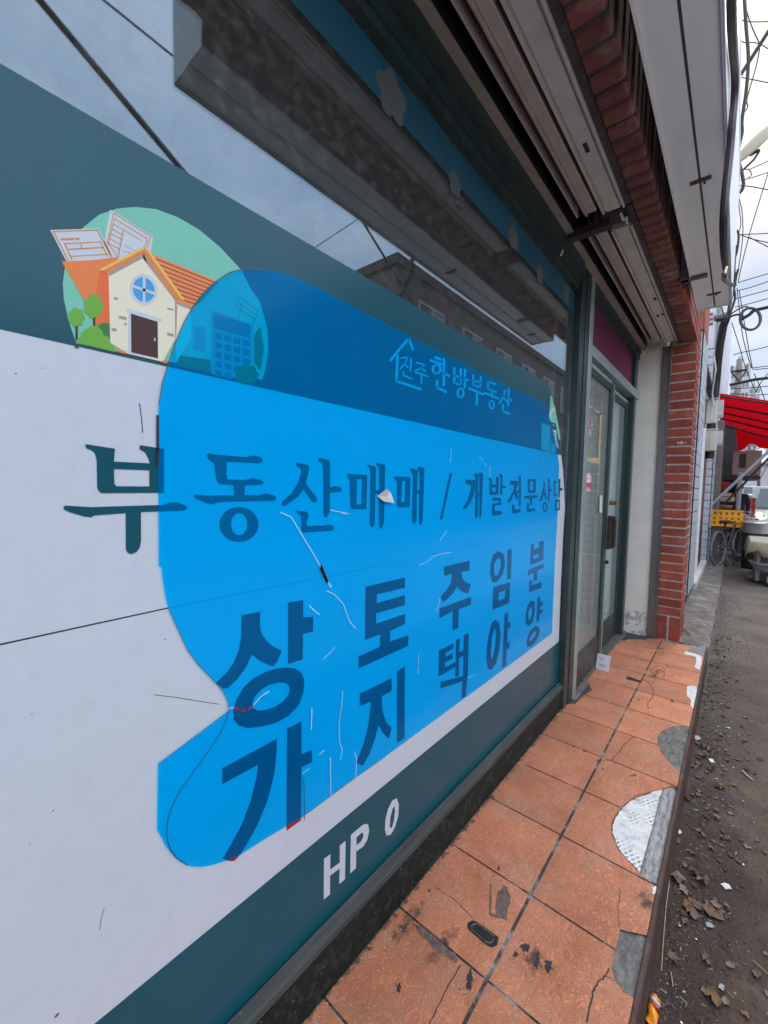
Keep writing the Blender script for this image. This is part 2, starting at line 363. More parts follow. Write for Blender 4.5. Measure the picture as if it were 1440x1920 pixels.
# transom
link('transom_panel', B(2.67, 4.05, .728, .734, 2.105, 2.385), MAROON, shop)
tr = bmesh.new(); box(tr, 2.67, 4.195, .690, .76, 2.040, 2.104, bev=.002); link('transom_rail', tr, GREENL, shop)
jb = bmesh.new(); box(jb, 4.052, 4.128, .700, .765, 0, 2.39, bev=.002); box(jb, 4.128, 4.208, .712, .77, 0, 2.39); link('door_jamb', jb, GREEN, shop)
link('door_jamb_edge', B(4.128, 4.142, .7, .711, 0.02, 2.03), GREENL, shop)
link('door_track', B(2.62, 4.2, .69, .78, -.004, .012), mat('worn_track', (.20, .17, .14), rough=.5, var=.4, scale=30, metal=.3), shop)
def door_leaf(x0, x1, yf, handle_right):
    d = bmesh.new(); w = .075
    box(d, x0, x0 + (.03 if handle_right else w), yf, yf + .032, .015, 2.005, bev=.002); box(d, x1 - w, x1, yf, yf + .032, .015, 2.005, bev=.002)
    box(d, x0 + .03, x1 - w, yf + .001, yf + .031, 1.945, 2.004, bev=.002)
    leaf = link('sliding_door', d, GREEN, shop)
    link('door_glass', B(x0 + .03, x1 - w, yf + .014, yf + .019, .22, 1.95), DGLASS, leaf)
    link('kick_plate', B(x0 + .03, x1 - w, yf + .006, yf + .026, .016, .222, bev=.003), mat('green_kick_plate', (.026, .040, .034), rough=.45, var=.2, scale=4, dark=(.13, .14, .13), dscale=5, damt=.4), leaf)
    tb = bmesh.new(); box(tb, x0 + .035, x1 - w - .002, yf - .003, yf + .0135, 1.982, 2.004); link('top_rail_face', tb, GREENL, leaf)
    return leaf
l1 = door_leaf(2.672, 3.315, .7, True)
link('stile_edge', B(3.2985, 3.3165, .695, .6995, .02, 2.0), GREENL, l1)
l2 = door_leaf(3.33, 4.05, .738, False)
link('stile_edge', B(3.331, 3.352, .731, .7375, .02, 2.0), GREENL, l2)
link('interior_screen', B(3.3, 4.2, .80, .82, .05, 2.3), INTL, shop)
link('interior_curtain', B(2.72, 3.28, .81, .82, .02, 2.3), mat('grey_curtain', (.66, .67, .64), rough=.9, var=.25, scale=10, stretch=(3, 1, .1)), shop)
# handle on the right leaf
h = bmesh.new(); HX = 3.335
box(h, HX - .045, HX + .045, .674, .694, 1.03, 1.075, bev=.004); box(h, HX - .045, HX + .045, .674, .694, .835, .872, bev=.004)
box(h, HX + .005, HX + .048, .655, .676, .84, 1.072, bev=.006); box(h, HX - .048, HX - .012, .668, .694, .84, 1.072, bev=.004)
hn = link('door_handle', h, mat('dark_bronze', (.028, .021, .017), rough=.4, var=.3, scale=20), l1)
link('grip', B(HX + .008, HX + .028, .646, .656, .86, 1.05, bev=.003), mat('brown_grip', (.12, .06, .04), rough=.4), hn)
la = bmesh.new(); box(la, HX + .01, HX + .10, .676, .70, 1.150, 1.182, bev=.004); tube(la, [(HX + .07, .665, 1.166), (HX + .07, .70, 1.166)], .012, 10)
link('hasp_latch', la, mat('brass_hasp', (.26, .12, .05), rough=.45, metal=.6, var=.3, scale=30), l1)
lk = bmesh.new(); tube(lk, [(3.31, .68, .742), (3.31, .70, .742)], .014, 12); link('lock', lk, BLACKM, l1)
# shutter guide channel on the pier
gc = bmesh.new()
box(gc, XE - .018, XE + .02, .528, .5355, 0, 2.46); box(gc, XE - .018, XE + .02, .474, .481, 0, 2.46); box(gc, XE - .004, XE + .02, .481, .528, 0, 2.46)
link('shutter_guide', gc, mat('guide_channel', (.17, .15, .145), rough=.4, metal=.4, var=.3, scale=12, stretch=(1, 1, .2)), shop)
# bottom bars of the two rolled-up shutters
def shutter(x0, x1, name='rolled_shutter'):
    b1 = bmesh.new()
    box(b1, x0, x1, .577, .586, 2.470, 2.60); box(b1, x0, x1, .609, .615, 2.466, 2.60); box(b1, x0, x1, .571, .577, 2.457, 2.60); box(b1, x0, x1, .534, .571, 2.466, 2.56, bev=.003)
    r = link(name, b1, mat('pinkish_shutter_bar', (.44, .36, .34), rough=.5, var=.10, scale=14, metal=.1, dark=(.22, .17, .15), dscale=9, damt=.4), shop)
    link('bar_recess', B(x0, x1, .586, .609, 2.505, 2.60), mat('bar_recess', (.06, .05, .043), rough=.8, var=.3, scale=10), r)  # recess coloured near black for the shade inside it
    b2 = bmesh.new()
    box(b2, x0 + .02, x1 + .03, .448, .500, 2.462, 2.53); box(b2, x0 + .02, x1 + .03, .500, .507, 2.468, 2.50); box(b2, x0 + .02, x1 + .03, .507, .516, 2.457, 2.49); box(b2, x0 + .02, x1 + .03, .438, .448, 2.470, 2.50); box(b2, x0 + .02, x1 + .03, .430, .438, 2.456, 2.49)
    q = link('outer_bar', b2, STEEL, r)
    return r, q
s1, q1 = shutter(-1.2, 2.03)
s2, q2 = shutter(2.20, 4.06)
for q, xs in ((q1, ((1.61, .474),)), (q2, ((3.12, .46), (3.42, .455), (3.43, .483)))):
    for xx, yy in xs: link('punched_slot', B(xx, xx + .05, yy - .007, yy + .007, 2.4605, 2.4615), BLACKM, q)
br = bmesh.new(); box(br, 2.08, 2.185, .425, .53, 2.47, 2.64); box(br, 2.12, 2.165, .50, .68, 2.440, 2.475); box(br, 2.06, 2.21, .405, .425, 2.455, 2.60)
link('shutter_bracket', br, mat('dark_bracket', (.035, .02, .018), rough=.7, var=.4, scale=20), shop)
bm = bmesh.new(); tube(bm, spline([(2.09, .452, 2.455), (2.12, .447, 2.44), (2.15, .442, 2.462), (2.18, .445, 2.45)], 5), .006, 8)
link('frayed_cord', bm, mat('cord_grey', (.5, .47, .45), rough=.9), shop)

# ================================================================== VALANCE INSIDE THE WINDOW
val = thing('window_strip', 'blue strip with pale flower shapes along the top of the shop window', 'window strip', (1.2, .77, 2.24))
YV = YG - .0012
link('blue_strip', B(-1.1, 2.435, YV, YV + .0008, 2.205, 2.312), mat('blue_valance', (.004, .066, .105), rough=.5, var=.12, scale=6), val)
for px, py, r in ((735, 180, .062), (853, 345, .040), (963, 445, .05), (1012, 515, .045), (1062, 545, .06)):
    c = on(1, YV, px, py); pts = []
    for i in range(60):
        a = 2 * math.pi * i / 60; rr = r * (.72 + .30 * abs(math.cos(2.5 * a)))
        pts.append((c.x + rr * math.cos(a + .4), min(2.311, c.z + rr * math.sin(a + .4))))
    bm = bmesh.new(); sheet(bm, [pts], YV - .0005, .0003); link('flower', bm, mat('pale_flower', (.070, .086, .080), rough=.8), val)

# ================================================================== FASCIA SIGN BOARD
fas = thing('sign_board', 'long white sheet-metal sign board over the shopfront, seen from below', 'sign board', (2, .18, 2.46))
FX0, FX1 = .60, 3.50
link('underside_panel', B(FX0, FX1, .180, .262, 2.460, 2.475), WHITEP, fas)
link('underside_panel', B(FX0 + .002, FX1 - .002, .098, .172, 2.460, 2.476), WHITEP, fas)
link('seam', B(FX0, FX1 - .001, .172, .180, 2.4655, 2.474), mat('seam_dark', (.10, .07, .06), rough=.8), fas)
bm = bmesh.new(); box(bm, FX0, FX1, .0905, .0965, 2.452, 3.15); box(bm, FX0 + .001, FX1 - .001, .0885, .0905, 2.449, 2.47); box(bm, FX0 + .001, FX1 - .001, .0885, .0905, 3.10, 3.15)
link('front_panel', bm, mat('white_sign_face', (.72, .74, .76), rough=.3, var=.04, scale=3), fas)
link('back_panel', B(FX0, FX1, .2625, .268, 2.452, 3.15), WHITEP, fas)
link('end_cap', B(FX0 - .003, FX0 - .0005, .091, .267, 2.452, 3.15), WHITEP, fas); link('end_cap', B(FX1 + .0005, FX1 + .003, .091, .267, 2.452, 3.15), WHITEP, fas)
link('top_panel', B(FX0, FX1, .097, .262, 3.14, 3.148), WHITEP, fas)
for xx in (2.06, 3.26):
    bm = bmesh.new(); box(bm, xx, xx + .022, .140, .206, 2.4560, 2.4595); box(bm, xx + .03, xx + .042, .158, .166, 2.4562, 2.4595); link('seam_clip', bm, RUST, fas)
bm = bmesh.new(); box(bm, 2.94, 2.975, .19, .31, 2.447, 2.4585); box(bm, 2.93, 2.99, .275, .311, 2.447, 2.62); link('wall_bracket', bm, mat('grey_bracket', (.11, .11, .115), rough=.5, metal=.4, var=.3, scale=20), fas)

# ================================================================== TILED STEP IN FRONT OF THE SHOP (setting)
step = link('platform', B(-1.6, 4.27, .128, .9, -.30, -.012), CEMENT); tag(step, kind='structure')
from mathutils import noise as MN
bm = bmesh.new(); rows = []
prof = [(.1278, -.006), (.1278, .0015), (.1245, .0020), (.1195, .0008), (.1160, -.004), (.1150, -.02), (.1155, -.06), (.1150, -.10), (.1165, -.14), (.1165, -.17), (.1150, -.19), (.1130, -.202)]
for i in range(301):
    x = -1.6 + 5.862 * i / 300; row = []
    for j, (y, z) in enumerate(prof):
        h = MN.fractal(Vector((x * 9, y * 40, z * 30)), 1, 2, 4); a = .0022 if j > 1 else .0004
        if j > 8: a = .004
        row.append(bm.verts.new((x, y + a * h, z + (.0015 * h if 0 < j < 5 else 0))))
    rows.append(row)
for r0, r1 in zip(rows, rows[1:]):
    for j in range(len(prof) - 1): bm.faces.new((r0[j], r0[j + 1], r1[j + 1], r1[j]))
bm.faces.new(rows[-1])
link('edge_trim', bm, RUST, step, True)
GRT = mat('dark_grout', (.055, .045, .04), rough=.95, var=.5, scale=40, bump=.5, bscale=120, dark=(.60, .55, .5), dscale=9, damt=.95)
def P0(x, y, z=0):
    p = on(2, z, x, y); return (p.x, p.y)
def pc(ox, oy, s, pts, z=0): return [P0(ox + a / s, oy + b / s, z) for a, b in pts]
def hull(p):
    p = sorted(set(p)); 
    def half(q):
        o = []
        for c in q:
            while len(o) > 1 and (o[-1][0] - o[-2][0]) * (c[1] - o[-2][1]) - (o[-1][1] - o[-2][1]) * (c[0] - o[-2][0]) <= 0: o.pop()
            o.append(c)
        return o[:-1]
    return half(p) + half(p[::-1])
holeA = hull(pc(1080, 1380, 6.545, [(1240, 615), (1180, 605), (1000, 665), (850, 690), (740, 720), (640, 790), (545, 870), (470, 980), (432, 1070), (440, 1200), (480, 1310), (540, 1420)]) + pc(1040, 1180, 3.6, [(430, 1490), (500, 1570), (580, 1650), (690, 1735), (830, 1150), (720, 1690)]))
holeB = hull(pc(1040, 1180, 3.6, [(915, 655), (850, 650), (790, 655), (730, 680), (695, 720), (692, 770), (720, 830), (770, 890), (852, 975), (880, 900)]))
holeC = hull(pc(560, 1540, 2, [(1205, 405), (1190, 480), (1172, 545), (1185, 590), (1225, 640), (1262, 670), (1290, 600), (1315, 430)]))
def half_clip(poly, a, b, keep_left):
    o = []
    def sd(p): 
        v = (b[0] - a[0]) * (p[1] - a[1]) - (b[1] - a[1]) * (p[0] - a[0]); return v if keep_left else -v
    for i in range(len(poly)):
        p, q = poly[i], poly[(i + 1) % len(poly)]; sp, sq = sd(p), sd(q)
        if sp >= 0: o.append(p)
        if sp * sq < 0:
            t = sp / (sp - sq); o.append((p[0] + (q[0] - p[0]) * t, p[1] + (q[1] - p[1]) * t))
    return o
def area(p): return abs(sum(p[i][0] * p[(i + 1) % len(p)][1] - p[(i + 1) % len(p)][0] * p[i][1] for i in range(len(p)))) / 2
def subtract(poly, hole):                  # convex minus convex (hole counter-clockwise)
    out, rest = [], poly
    for i in range(len(hole)):
        a, b = hole[i], hole[(i + 1) % len(hole)]
        piece = half_clip(rest, a, b, False)
        if len(piece) > 2 and area(piece) > 1e-8: out.append(piece)
        rest = half_clip(rest, a, b, True)
        if len(rest) < 3 or area(rest) < 1e-8: return out
    return out
XL = [.942 + .2955 * k for k in range(-9, 12)]
tiles = []
g = .003
for xa, xb in zip(XL, XL[1:]):
    xb2 = min(xb, 4.262)
    if xa > 4.2: continue
    for ya, yb in ((.1285, .4205 - g * 1.35), (.4205 + g * 1.6, .712)):
        tiles.append([(xa + g, ya), (xb2 - g, ya), (xb2 - g, yb), (xa + g, yb)])
tbm = bmesh.new(); gbm = bmesh.new()
for t in tiles:
    parts = [t]
    for hl in (holeA, holeB, holeC): parts = [q for p in parts for q in subtract(p, hl)]
    for p in parts:
        vs = [tbm.verts.new((x, y, 0)) for x, y in p]
        if area(p) > 1e-7: tbm.faces.new(vs)
for hl in (holeA, holeB, holeC):           # broken tile edges round the holes
    n = len(hl)
    for i in range(n):
        a, b = hl[i], hl[(i + 1) % n]
        if min(a[1], b[1]) < .127: continue
        tbm.faces.new([tbm.verts.new(v) for v in ((*a, 0), (*b, 0), (*b, -.0118), (*a, -.0118))])
def tile_mat():
    m = mat('terracotta_tile', (.70, .235, .108), rough=.42, var=.24, scale=6, spec=.4, dark=(.40, .15, .085), dscale=3.1, damt=.5)
    nt = m.node_tree; b = nt.nodes['Principled BSDF']; L = nt.links.new
    src = b.inputs['Base Color'].links[0].from_socket
    t = N(nt, 'ShaderNodeTexCoord')
    w = N(nt, 'ShaderNodeTexNoise'); w.inputs['Scale'].default_value = 46; w.inputs['Detail'].default_value = 7; w.inputs['Roughness'].default_value = .62; w.inputs['Distortion'].default_value = 1.7
    L(t.outputs['Object'], w.inputs['Vector'])
    # embossed swirls: ridges of a distorted noise
    s = N(nt, 'ShaderNodeMath', operation='SUBTRACT'); s.inputs[1].default_value = .5; L(w.outputs['Fac'], s.inputs[0])
    a = N(nt, 'ShaderNodeMath', operation='ABSOLUTE'); L(s.outputs[0], a.inputs[0])
    r = N(nt, 'ShaderNodeMapRange'); r.inputs[1].default_value = 0; r.inputs[2].default_value = .09; r.inputs[3].default_value = 1; r.inputs[4].default_value = 0; L(a.outputs[0], r.inputs[0])
    bp = N(nt, 'ShaderNodeBump'); bp.inputs['Strength'].default_value = .75; bp.inputs['Distance'].default_value = .0026
    L(r.outputs[0], bp.inputs['Height']); L(bp.outputs[0], b.inputs['Normal'])
    k = N(nt, 'ShaderNodeMix', data_type='RGBA'); k.inputs[7].default_value = (.84, .45, .28, 1)  # ridges also coloured lighter, a highlight put into the colour
    mk = N(nt, 'ShaderNodeTexNoise'); mk.inputs['Scale'].default_value = 9; mk.inputs['Detail'].default_value = 5; L(t.outputs['Object'], mk.inputs['Vector'])
    mkr = N(nt, 'ShaderNodeMapRange'); mkr.inputs[1].default_value = .4; mkr.inputs[2].default_value = .65; mkr.inputs[3].default_value = .12; mkr.inputs[4].default_value = .58; L(mk.outputs['Fac'], mkr.inputs[0])
    kk = N(nt, 'ShaderNodeMath', operation='MULTIPLY'); L(mkr.outputs[0], kk.inputs[1]); L(r.outputs[0], kk.inputs[0])
    L(kk.outputs[0], k.inputs[0]); L(src, k.inputs[6])
    # small black specks and grime
    v = N(nt, 'ShaderNodeTexNoise'); v.inputs['Scale'].default_value = 85; v.inputs['Detail'].default_value = 4; v.inputs['Roughness'].default_value = .7; L(t.outputs['Object'], v.inputs['Vector'])
    vr = N(nt, 'ShaderNodeValToRGB'); vr.color_ramp.elements[0].position = .69; vr.color_ramp.elements[1].position = .76; vr.color_ramp.elements[0].color = (0, 0, 0, 1); vr.color_ramp.elements[1].color = (.8, .8, .8, 1)
    L(v.outputs['Fac'], vr.inputs[0])
    k2 = N(nt, 'ShaderNodeMix', data_type='RGBA'); k2.inputs[7].default_value = (.07, .05, .045, 1); L(vr.outputs[0], k2.inputs[0]); L(k.outputs[2], k2.inputs[6])
    # grime band that has collected along the foot of the wall
    sx = N(nt, 'ShaderNodeSeparateXYZ'); L(t.outputs['Object'], sx.inputs[0])
    n4 = N(nt, 'ShaderNodeTexNoise'); n4.inputs['Scale'].default_value = 38; n4.inputs['Detail'].default_value = 9; n4.inputs['Roughness'].default_value = .75; L(t.outputs['Object'], n4.inputs['Vector'])
    hh = N(nt, 'ShaderNodeMapRange'); hh.inputs[1].default_value = .668; hh.inputs[2].default_value = .712; hh.inputs[3].default_value = -.15; hh.inputs[4].default_value = .25; L(sx.outputs[1], hh.inputs[0])
    ad = N(nt, 'ShaderNodeMath', operation='ADD'); L(n4.outputs['Fac'], ad.inputs[0]); L(hh.outputs[0], ad.inputs[1])
    rr = N(nt, 'ShaderNodeValToRGB'); rr.color_ramp.elements[0].position = .58; rr.color_ramp.elements[1].position = .68; rr.color_ramp.elements[0].color = (0, 0, 0, 1); rr.color_ramp.elements[1].color = (.85, .85, .85, 1); L(ad.outputs[0], rr.inputs[0])
    k3 = N(nt, 'ShaderNodeMix', data_type='RGBA'); k3.inputs[7].default_value = (.065, .055, .05, 1); L(rr.outputs[0], k3.inputs[0]); L(k2.outputs[2], k3.inputs[6])
    cx = N(nt, 'ShaderNodeVectorMath', operation='SUBTRACT'); cx.inputs[1].default_value = (.942, .4205, 0); L(t.outputs['Object'], cx.inputs[0])
    dv = N(nt, 'ShaderNodeVectorMath', operation='DIVIDE'); dv.inputs[1].default_value = (.2955, .2955, 10); L(cx.outputs[0], dv.inputs[0])
    fl = N(nt, 'ShaderNodeVectorMath', operation='FLOOR'); L(dv.outputs[0], fl.inputs[0])
    sp = N(nt, 'ShaderNodeSeparateXYZ'); L(fl.outputs[0], sp.inputs[0]); cb = N(nt, 'ShaderNodeCombineXYZ'); L(sp.outputs[0], cb.inputs[0]); L(sp.outputs[1], cb.inputs[1])
    wn = N(nt, 'ShaderNodeTexWhiteNoise'); L(cb.outputs[0], wn.inputs['Vector'])
    br_ = N(nt, 'ShaderNodeMapRange'); br_.inputs[3].default_value = .84; br_.inputs[4].default_value = 1.12; L(wn.outputs['Value'], br_.inputs[0])
    fd = N(nt, 'ShaderNodeTexNoise'); fd.inputs['Scale'].default_value = 5.5; fd.inputs['Detail'].default_value = 7; L(t.outputs['Object'], fd.inputs['Vector'])
    fr_ = N(nt, 'ShaderNodeMapRange'); fr_.inputs[1].default_value = .52; fr_.inputs[2].default_value = .75; fr_.inputs[3].default_value = 0; fr_.inputs[4].default_value = .45; L(fd.outputs['Fac'], fr_.inputs[0])
    k4 = N(nt, 'ShaderNodeMix', data_type='RGBA', blend_type='MULTIPLY'); k4.inputs[0].default_value = 1; L(k3.outputs[2], k4.inputs[6]); L(br_.outputs[0], k4.inputs[7])
    k5 = N(nt, 'ShaderNodeMix', data_type='RGBA'); k5.inputs[7].default_value = (.60, .33, .22, 1); L(fr_.outputs[0], k5.inputs[0]); L(k4.outputs[2], k5.inputs[6])
    # soot and foot dirt rubbed into the glaze at a few spots
    acc = None
    n6 = N(nt, 'ShaderNodeTexNoise'); n6.inputs['Scale'].default_value = 42; n6.inputs['Detail'].default_value = 9; n6.inputs['Roughness'].default_value = .72; L(t.outputs['Object'], n6.inputs['Vector'])
    for (px, py), rx, ry in (((1210, 1690), .055, .034), ((1000, 1800), .06, .03), ((1085, 1302), .13, .05), ((905, 1752), .045, .03), ((830, 1770), .09, .03), ((765, 1730), .12, .03), ((1215, 1590), .03, .02)):
        cx2, cy2 = P0(px, py); s2 = N(nt, 'ShaderNodeVectorMath', operation='SUBTRACT'); s2.inputs[1].default_value = (cx2, cy2, 0); L(t.outputs['Object'], s2.inputs[0])
        d2 = N(nt, 'ShaderNodeVectorMath', operation='DIVIDE'); d2.inputs[1].default_value = (rx, ry, 1); L(s2.outputs[0], d2.inputs[0])
        l2 = N(nt, 'ShaderNodeVectorMath', operation='LENGTH'); L(d2.outputs[0], l2.inputs[0])
        q2 = N(nt, 'ShaderNodeMapRange'); q2.inputs[1].default_value = .1; q2.inputs[2].default_value = 1.1; q2.inputs[3].default_value = .33; q2.inputs[4].default_value = 0; L(l2.outputs['Value'], q2.inputs[0])
        if acc is None: acc = q2.outputs[0]
        else:
            m2 = N(nt, 'ShaderNodeMath', operation='MAXIMUM'); L(acc, m2.inputs[0]); L(q2.outputs[0], m2.inputs[1]); acc = m2.outputs[0]
    ss = N(nt, 'ShaderNodeMath', operation='ADD'); L(acc, ss.inputs[0]); L(n6.outputs['Fac'], ss.inputs[1])
    sr = N(nt, 'ShaderNodeMapRange'); sr.inputs[1].default_value = .63; sr.inputs[2].default_value = .82; sr.inputs[3].default_value = 0; sr.inputs[4].default_value = .88; L(ss.outputs[0], sr.inputs[0])
    k6 = N(nt, 'ShaderNodeMix', data_type='RGBA'); k6.inputs[7].default_value = (.06, .046, .04, 1); L(sr.outputs[0], k6.inputs[0]); L(k5.outputs[2], k6.inputs[6])
    L(k6.outputs[2], b.inputs['Base Color'])
    return m
link('tiles', tbm, tile_mat(), step)
gb = bmesh.new()
for p in ([(-1.6, .1283), (4.262, .1283), (4.262, .75), (-1.6, .75)],):
    parts = [p]
    for hl in (holeA, holeB, holeC): parts = [q for pp in parts for q in subtract(pp, hl)]
    for q in parts: gb.faces.new([gb.verts.new((x, y, -.0025)) for x, y in q])
link('grout', gb, GRT, step)
def flat(bm, pts, z): 
    tris = tessellate_polygon([[Vector((x, y, 0)) for x, y in pts]]); f = [bm.verts.new((x, y, z)) for x, y in pts]
    for t in tris:
        try: bm.faces.new([f[i] for i in t])
        except ValueError: pass
def shrink(p, k):
    cx = sum(a for a, b in p) / len(p); cy = sum(b for a, b in p) / len(p)
    return [(cx + (a - cx) * k, cy + (b - cy) * k) for a, b in p]
def ridged():
    m = mat('white_tile_adhesive', (.70, .68, .64), rough=.95, var=.2, scale=26, bump=1.0, bscale=70, dark=(.27, .245, .23), dscale=22, damt=.9)
    nt = m.node_tree; b = nt.nodes['Principled BSDF']; L = nt.links.new
    src = b.inputs['Base Color'].links[0].from_socket
    t = N(nt, 'ShaderNodeTexCoord'); mpn = N(nt, 'ShaderNodeMapping'); mpn.inputs['Rotation'].default_value = (0, 0, .5); L(t.outputs['Object'], mpn.inputs[0])
    bt = N(nt, 'ShaderNodeTexBrick'); bt.inputs['Scale'].default_value = 22; bt.inputs['Color1'].default_value = (.25, .22, .21, 1); bt.inputs['Color2'].default_value = (.42, .39, .37, 1); bt.inputs['Mortar'].default_value = (.8, .78, .74, 1); bt.inputs['Mortar Size'].default_value = .07; bt.inputs['Brick Width'].default_value = .5; bt.inputs['Row Height'].default_value = .3
    L(mpn.outputs[0], bt.inputs['Vector'])
    n = N(nt, 'ShaderNodeTexNoise'); n.inputs['Scale'].default_value = 9; n.inputs['Detail'].default_value = 5; L(t.outputs['Object'], n.inputs['Vector'])
    r = N(nt, 'ShaderNodeValToRGB'); r.color_ramp.elements[0].position = .50; r.color_ramp.elements[1].position = .60; L(n.outputs['Fac'], r.inputs[0])
    x = N(nt, 'ShaderNodeMix', data_type='RGBA'); L(r.outputs[0], x.inputs[0]); L(src, x.inputs[6]); L(bt.outputs[0], x.inputs[7]); L(x.outputs[2], b.inputs['Base Color'])
    return m
ADH = ridged()
def rough_poly(p, amp, n=4):
    o = []
    for i in range(len(p)):
        a, b = p[i], p[(i + 1) % len(p)]
        for k in range(n):
            t = k / n; o.append((a[0] + (b[0] - a[0]) * t + random.uniform(-amp, amp), a[1] + (b[1] - a[1]) * t + random.uniform(-amp, amp)))
    return o
bm = bmesh.new()
wh = [p for p in rough_poly(shrink([(x, max(y, .175)) for x, y in holeA], .94), .003)]
fill(bm, [wh], lambda u, v, k: Vector((u, v, -.0065 - .005 * k)), 1); link('exposed_adhesive', bm, ADH, step)
bm = bmesh.new()                            # broken mortar along the edge of the big hole
xs = sorted(a for a, b in holeA); x0, x1 = xs[0] + .015, xs[-1] - .02; nx = 90; rows = []
from mathutils import noise as MN
for i in range(nx + 1):
    x = x0 + (x1 - x0) * i / nx; row = []
    for j in range(9):
        y = .1285 + .046 * j / 8; h = MN.fractal(Vector((x * 45, y * 90, 3)), 1, 2, 4)
        ridge = .006 * math.exp(-((y - .142 - .004 * math.sin(x * 31)) / .010) ** 2) + .003 * math.exp(-((y - .165) / .006) ** 2)
        row.append(bm.verts.new((x, y + .002 * h, -.0112 + ridge + .0032 * h if 0 < j < 8 else -.0118)))
    rows.append(row)
for r0, r1 in zip(rows, rows[1:]):
    for j in range(8): bm.faces.new((r0[j], r0[j + 1], r1[j + 1], r1[j]))
link('mortar_rubble', bm, mat('rubble_grey', (.33, .31, .30), rough=.95, var=.35, scale=25, bump=.8, bscale=90), step)
bm = bmesh.new()
for hl in (holeB, holeC): flat(bm, [(x, max(y, .1285)) for x, y in hl], -.001 if hl is holeB else -.005)
link('cement_repair', bm, mat('streaked_cement', (.17, .155, .135), rough=.95, var=.5, scale=22, bump=1.6, bscale=38, dark=(.045, .042, .04), dscale=15, damt=.9, stretch=(1, 1.8, 1)), step)
for nm, m_, z, pts in (('cement_repair', mat('light_cement', (.24, .22, .20), rough=.95, var=.25, scale=14, bump=.7, bscale=60), .0016, pc(1150, 1200, 7.58, [(1070, 80), (1110, 70), (1200, 95), (1315, 85), (1325, 120), (1290, 240), (1230, 210), (1150, 185), (1060, 150), (1110, 120)])),
                     ('exposed_adhesive', mat('white_adhesive', (.70, .69, .66), rough=.95, var=.15, scale=30, bump=.6, bscale=80, dark=(.3, .28, .26), dscale=24, damt=.7), .0024, pc(1150, 1200, 7.58, [(1000, 185), (1040, 165), (1250, 225), (1262, 300), (1220, 435), (1150, 385), (1180, 320), (1170, 240), (1010, 205)])),
                     ('exposed_adhesive', MATS.get('white_adhesive') or 0, .0018, pc(1150, 1200, 7.58, [(1040, 670), (1090, 650), (1190, 670), (1192, 840), (1135, 985), (1090, 930), (1100, 850), (1045, 800)])),
                     ('exposed_adhesive', 0, .0017, pc(1040, 1180, 3.6, [(660, 1745), (690, 1735), (688, 1790), (660, 1790)])),):
    bm = bmesh.new(); flat(bm, [(x, max(y, .1285)) for x, y in rough_poly(pts, .002, 3)], z); link(nm, bm, m_ or MATS['white_adhesive'], step)
# cracks, stains and the recessed catch slots
CRACK = mat('crack_dark', (.035, .028, .025), rough=1)
def ribbon(pts, w, z, jit=0):
    bm = bmesh.new(); P = [(x + random.uniform(-jit, jit), y + random.uniform(-jit, jit)) for x, y in pts]
    l, r = [], []
    for i, p in enumerate(P):
        a, b = P[max(i - 1, 0)], P[min(i + 1, len(P) - 1)]; d = math.hypot(b[0] - a[0], b[1] - a[1]) or 1
        nx, ny = -(b[1] - a[1]) / d, (b[0] - a[0]) / d; ww = w * random.uniform(.6, 1.3) / 2
        l.append(bm.verts.new((p[0] + nx * ww, p[1] + ny * ww, z))); r.append(bm.verts.new((p[0] - nx * ww, p[1] - ny * ww, z)))
    for i in range(len(P) - 1): bm.faces.new((l[i], l[i + 1], r[i + 1], r[i]))
    return bm
def dense(p, n=5, jit=.002):
    o = []
    for a, b in zip(p, p[1:]):
        for k in range(n): o.append((a[0] + (b[0] - a[0]) * k / n + random.uniform(-jit, jit), a[1] + (b[1] - a[1]) * k / n + random.uniform(-jit, jit)))
    return o + [p[-1]]
for pts, w in ((pc(1080, 1380, 6.545, [(720, 0), (610, 90), (520, 210), (435, 295), (290, 300)]), .0028), (pc(560, 1540, 2, [(1165, 555), (1140, 590), (1110, 620), (1095, 680), (1080, 755)]), .003),
               (pc(560, 1540, 2, [(610, 540), (560, 620), (520, 700), (490, 760)]), .0022), (pc(560, 1540, 2, [(515, 250), (580, 290), (640, 350), (660, 370)]), .0016), (pc(560, 1540, 2, [(1205, 250), (1200, 330), (1200, 400)]), .0014),
               (pc(560, 1540, 2, [(1150, 580), (1190, 600), (1225, 645)]), .0012)):
    link('crack', ribbon(dense(pts), w, .0009), CRACK, step)
def blob(cx, cy, rx, ry, rot=0, n=26, rough=.3):
    o = []; ph = [random.uniform(0, 6) for _ in range(3)]
    for i in range(n):
        a = 2 * math.pi * i / n; k = 1 + rough * (math.sin(2 * a + ph[0]) * .4 + math.sin(5 * a + ph[1]) * .3 + random.uniform(-.35, .35))
        x, y = rx * k * math.cos(a), ry * k * math.sin(a); o.append((cx + x * math.cos(rot) - y * math.sin(rot), cy + x * math.sin(rot) + y * math.cos(rot)))
    return o
STAIN = mat('black_stain', (.035, .03, .028), rough=.8, var=.4, scale=50)
bm = bmesh.new()
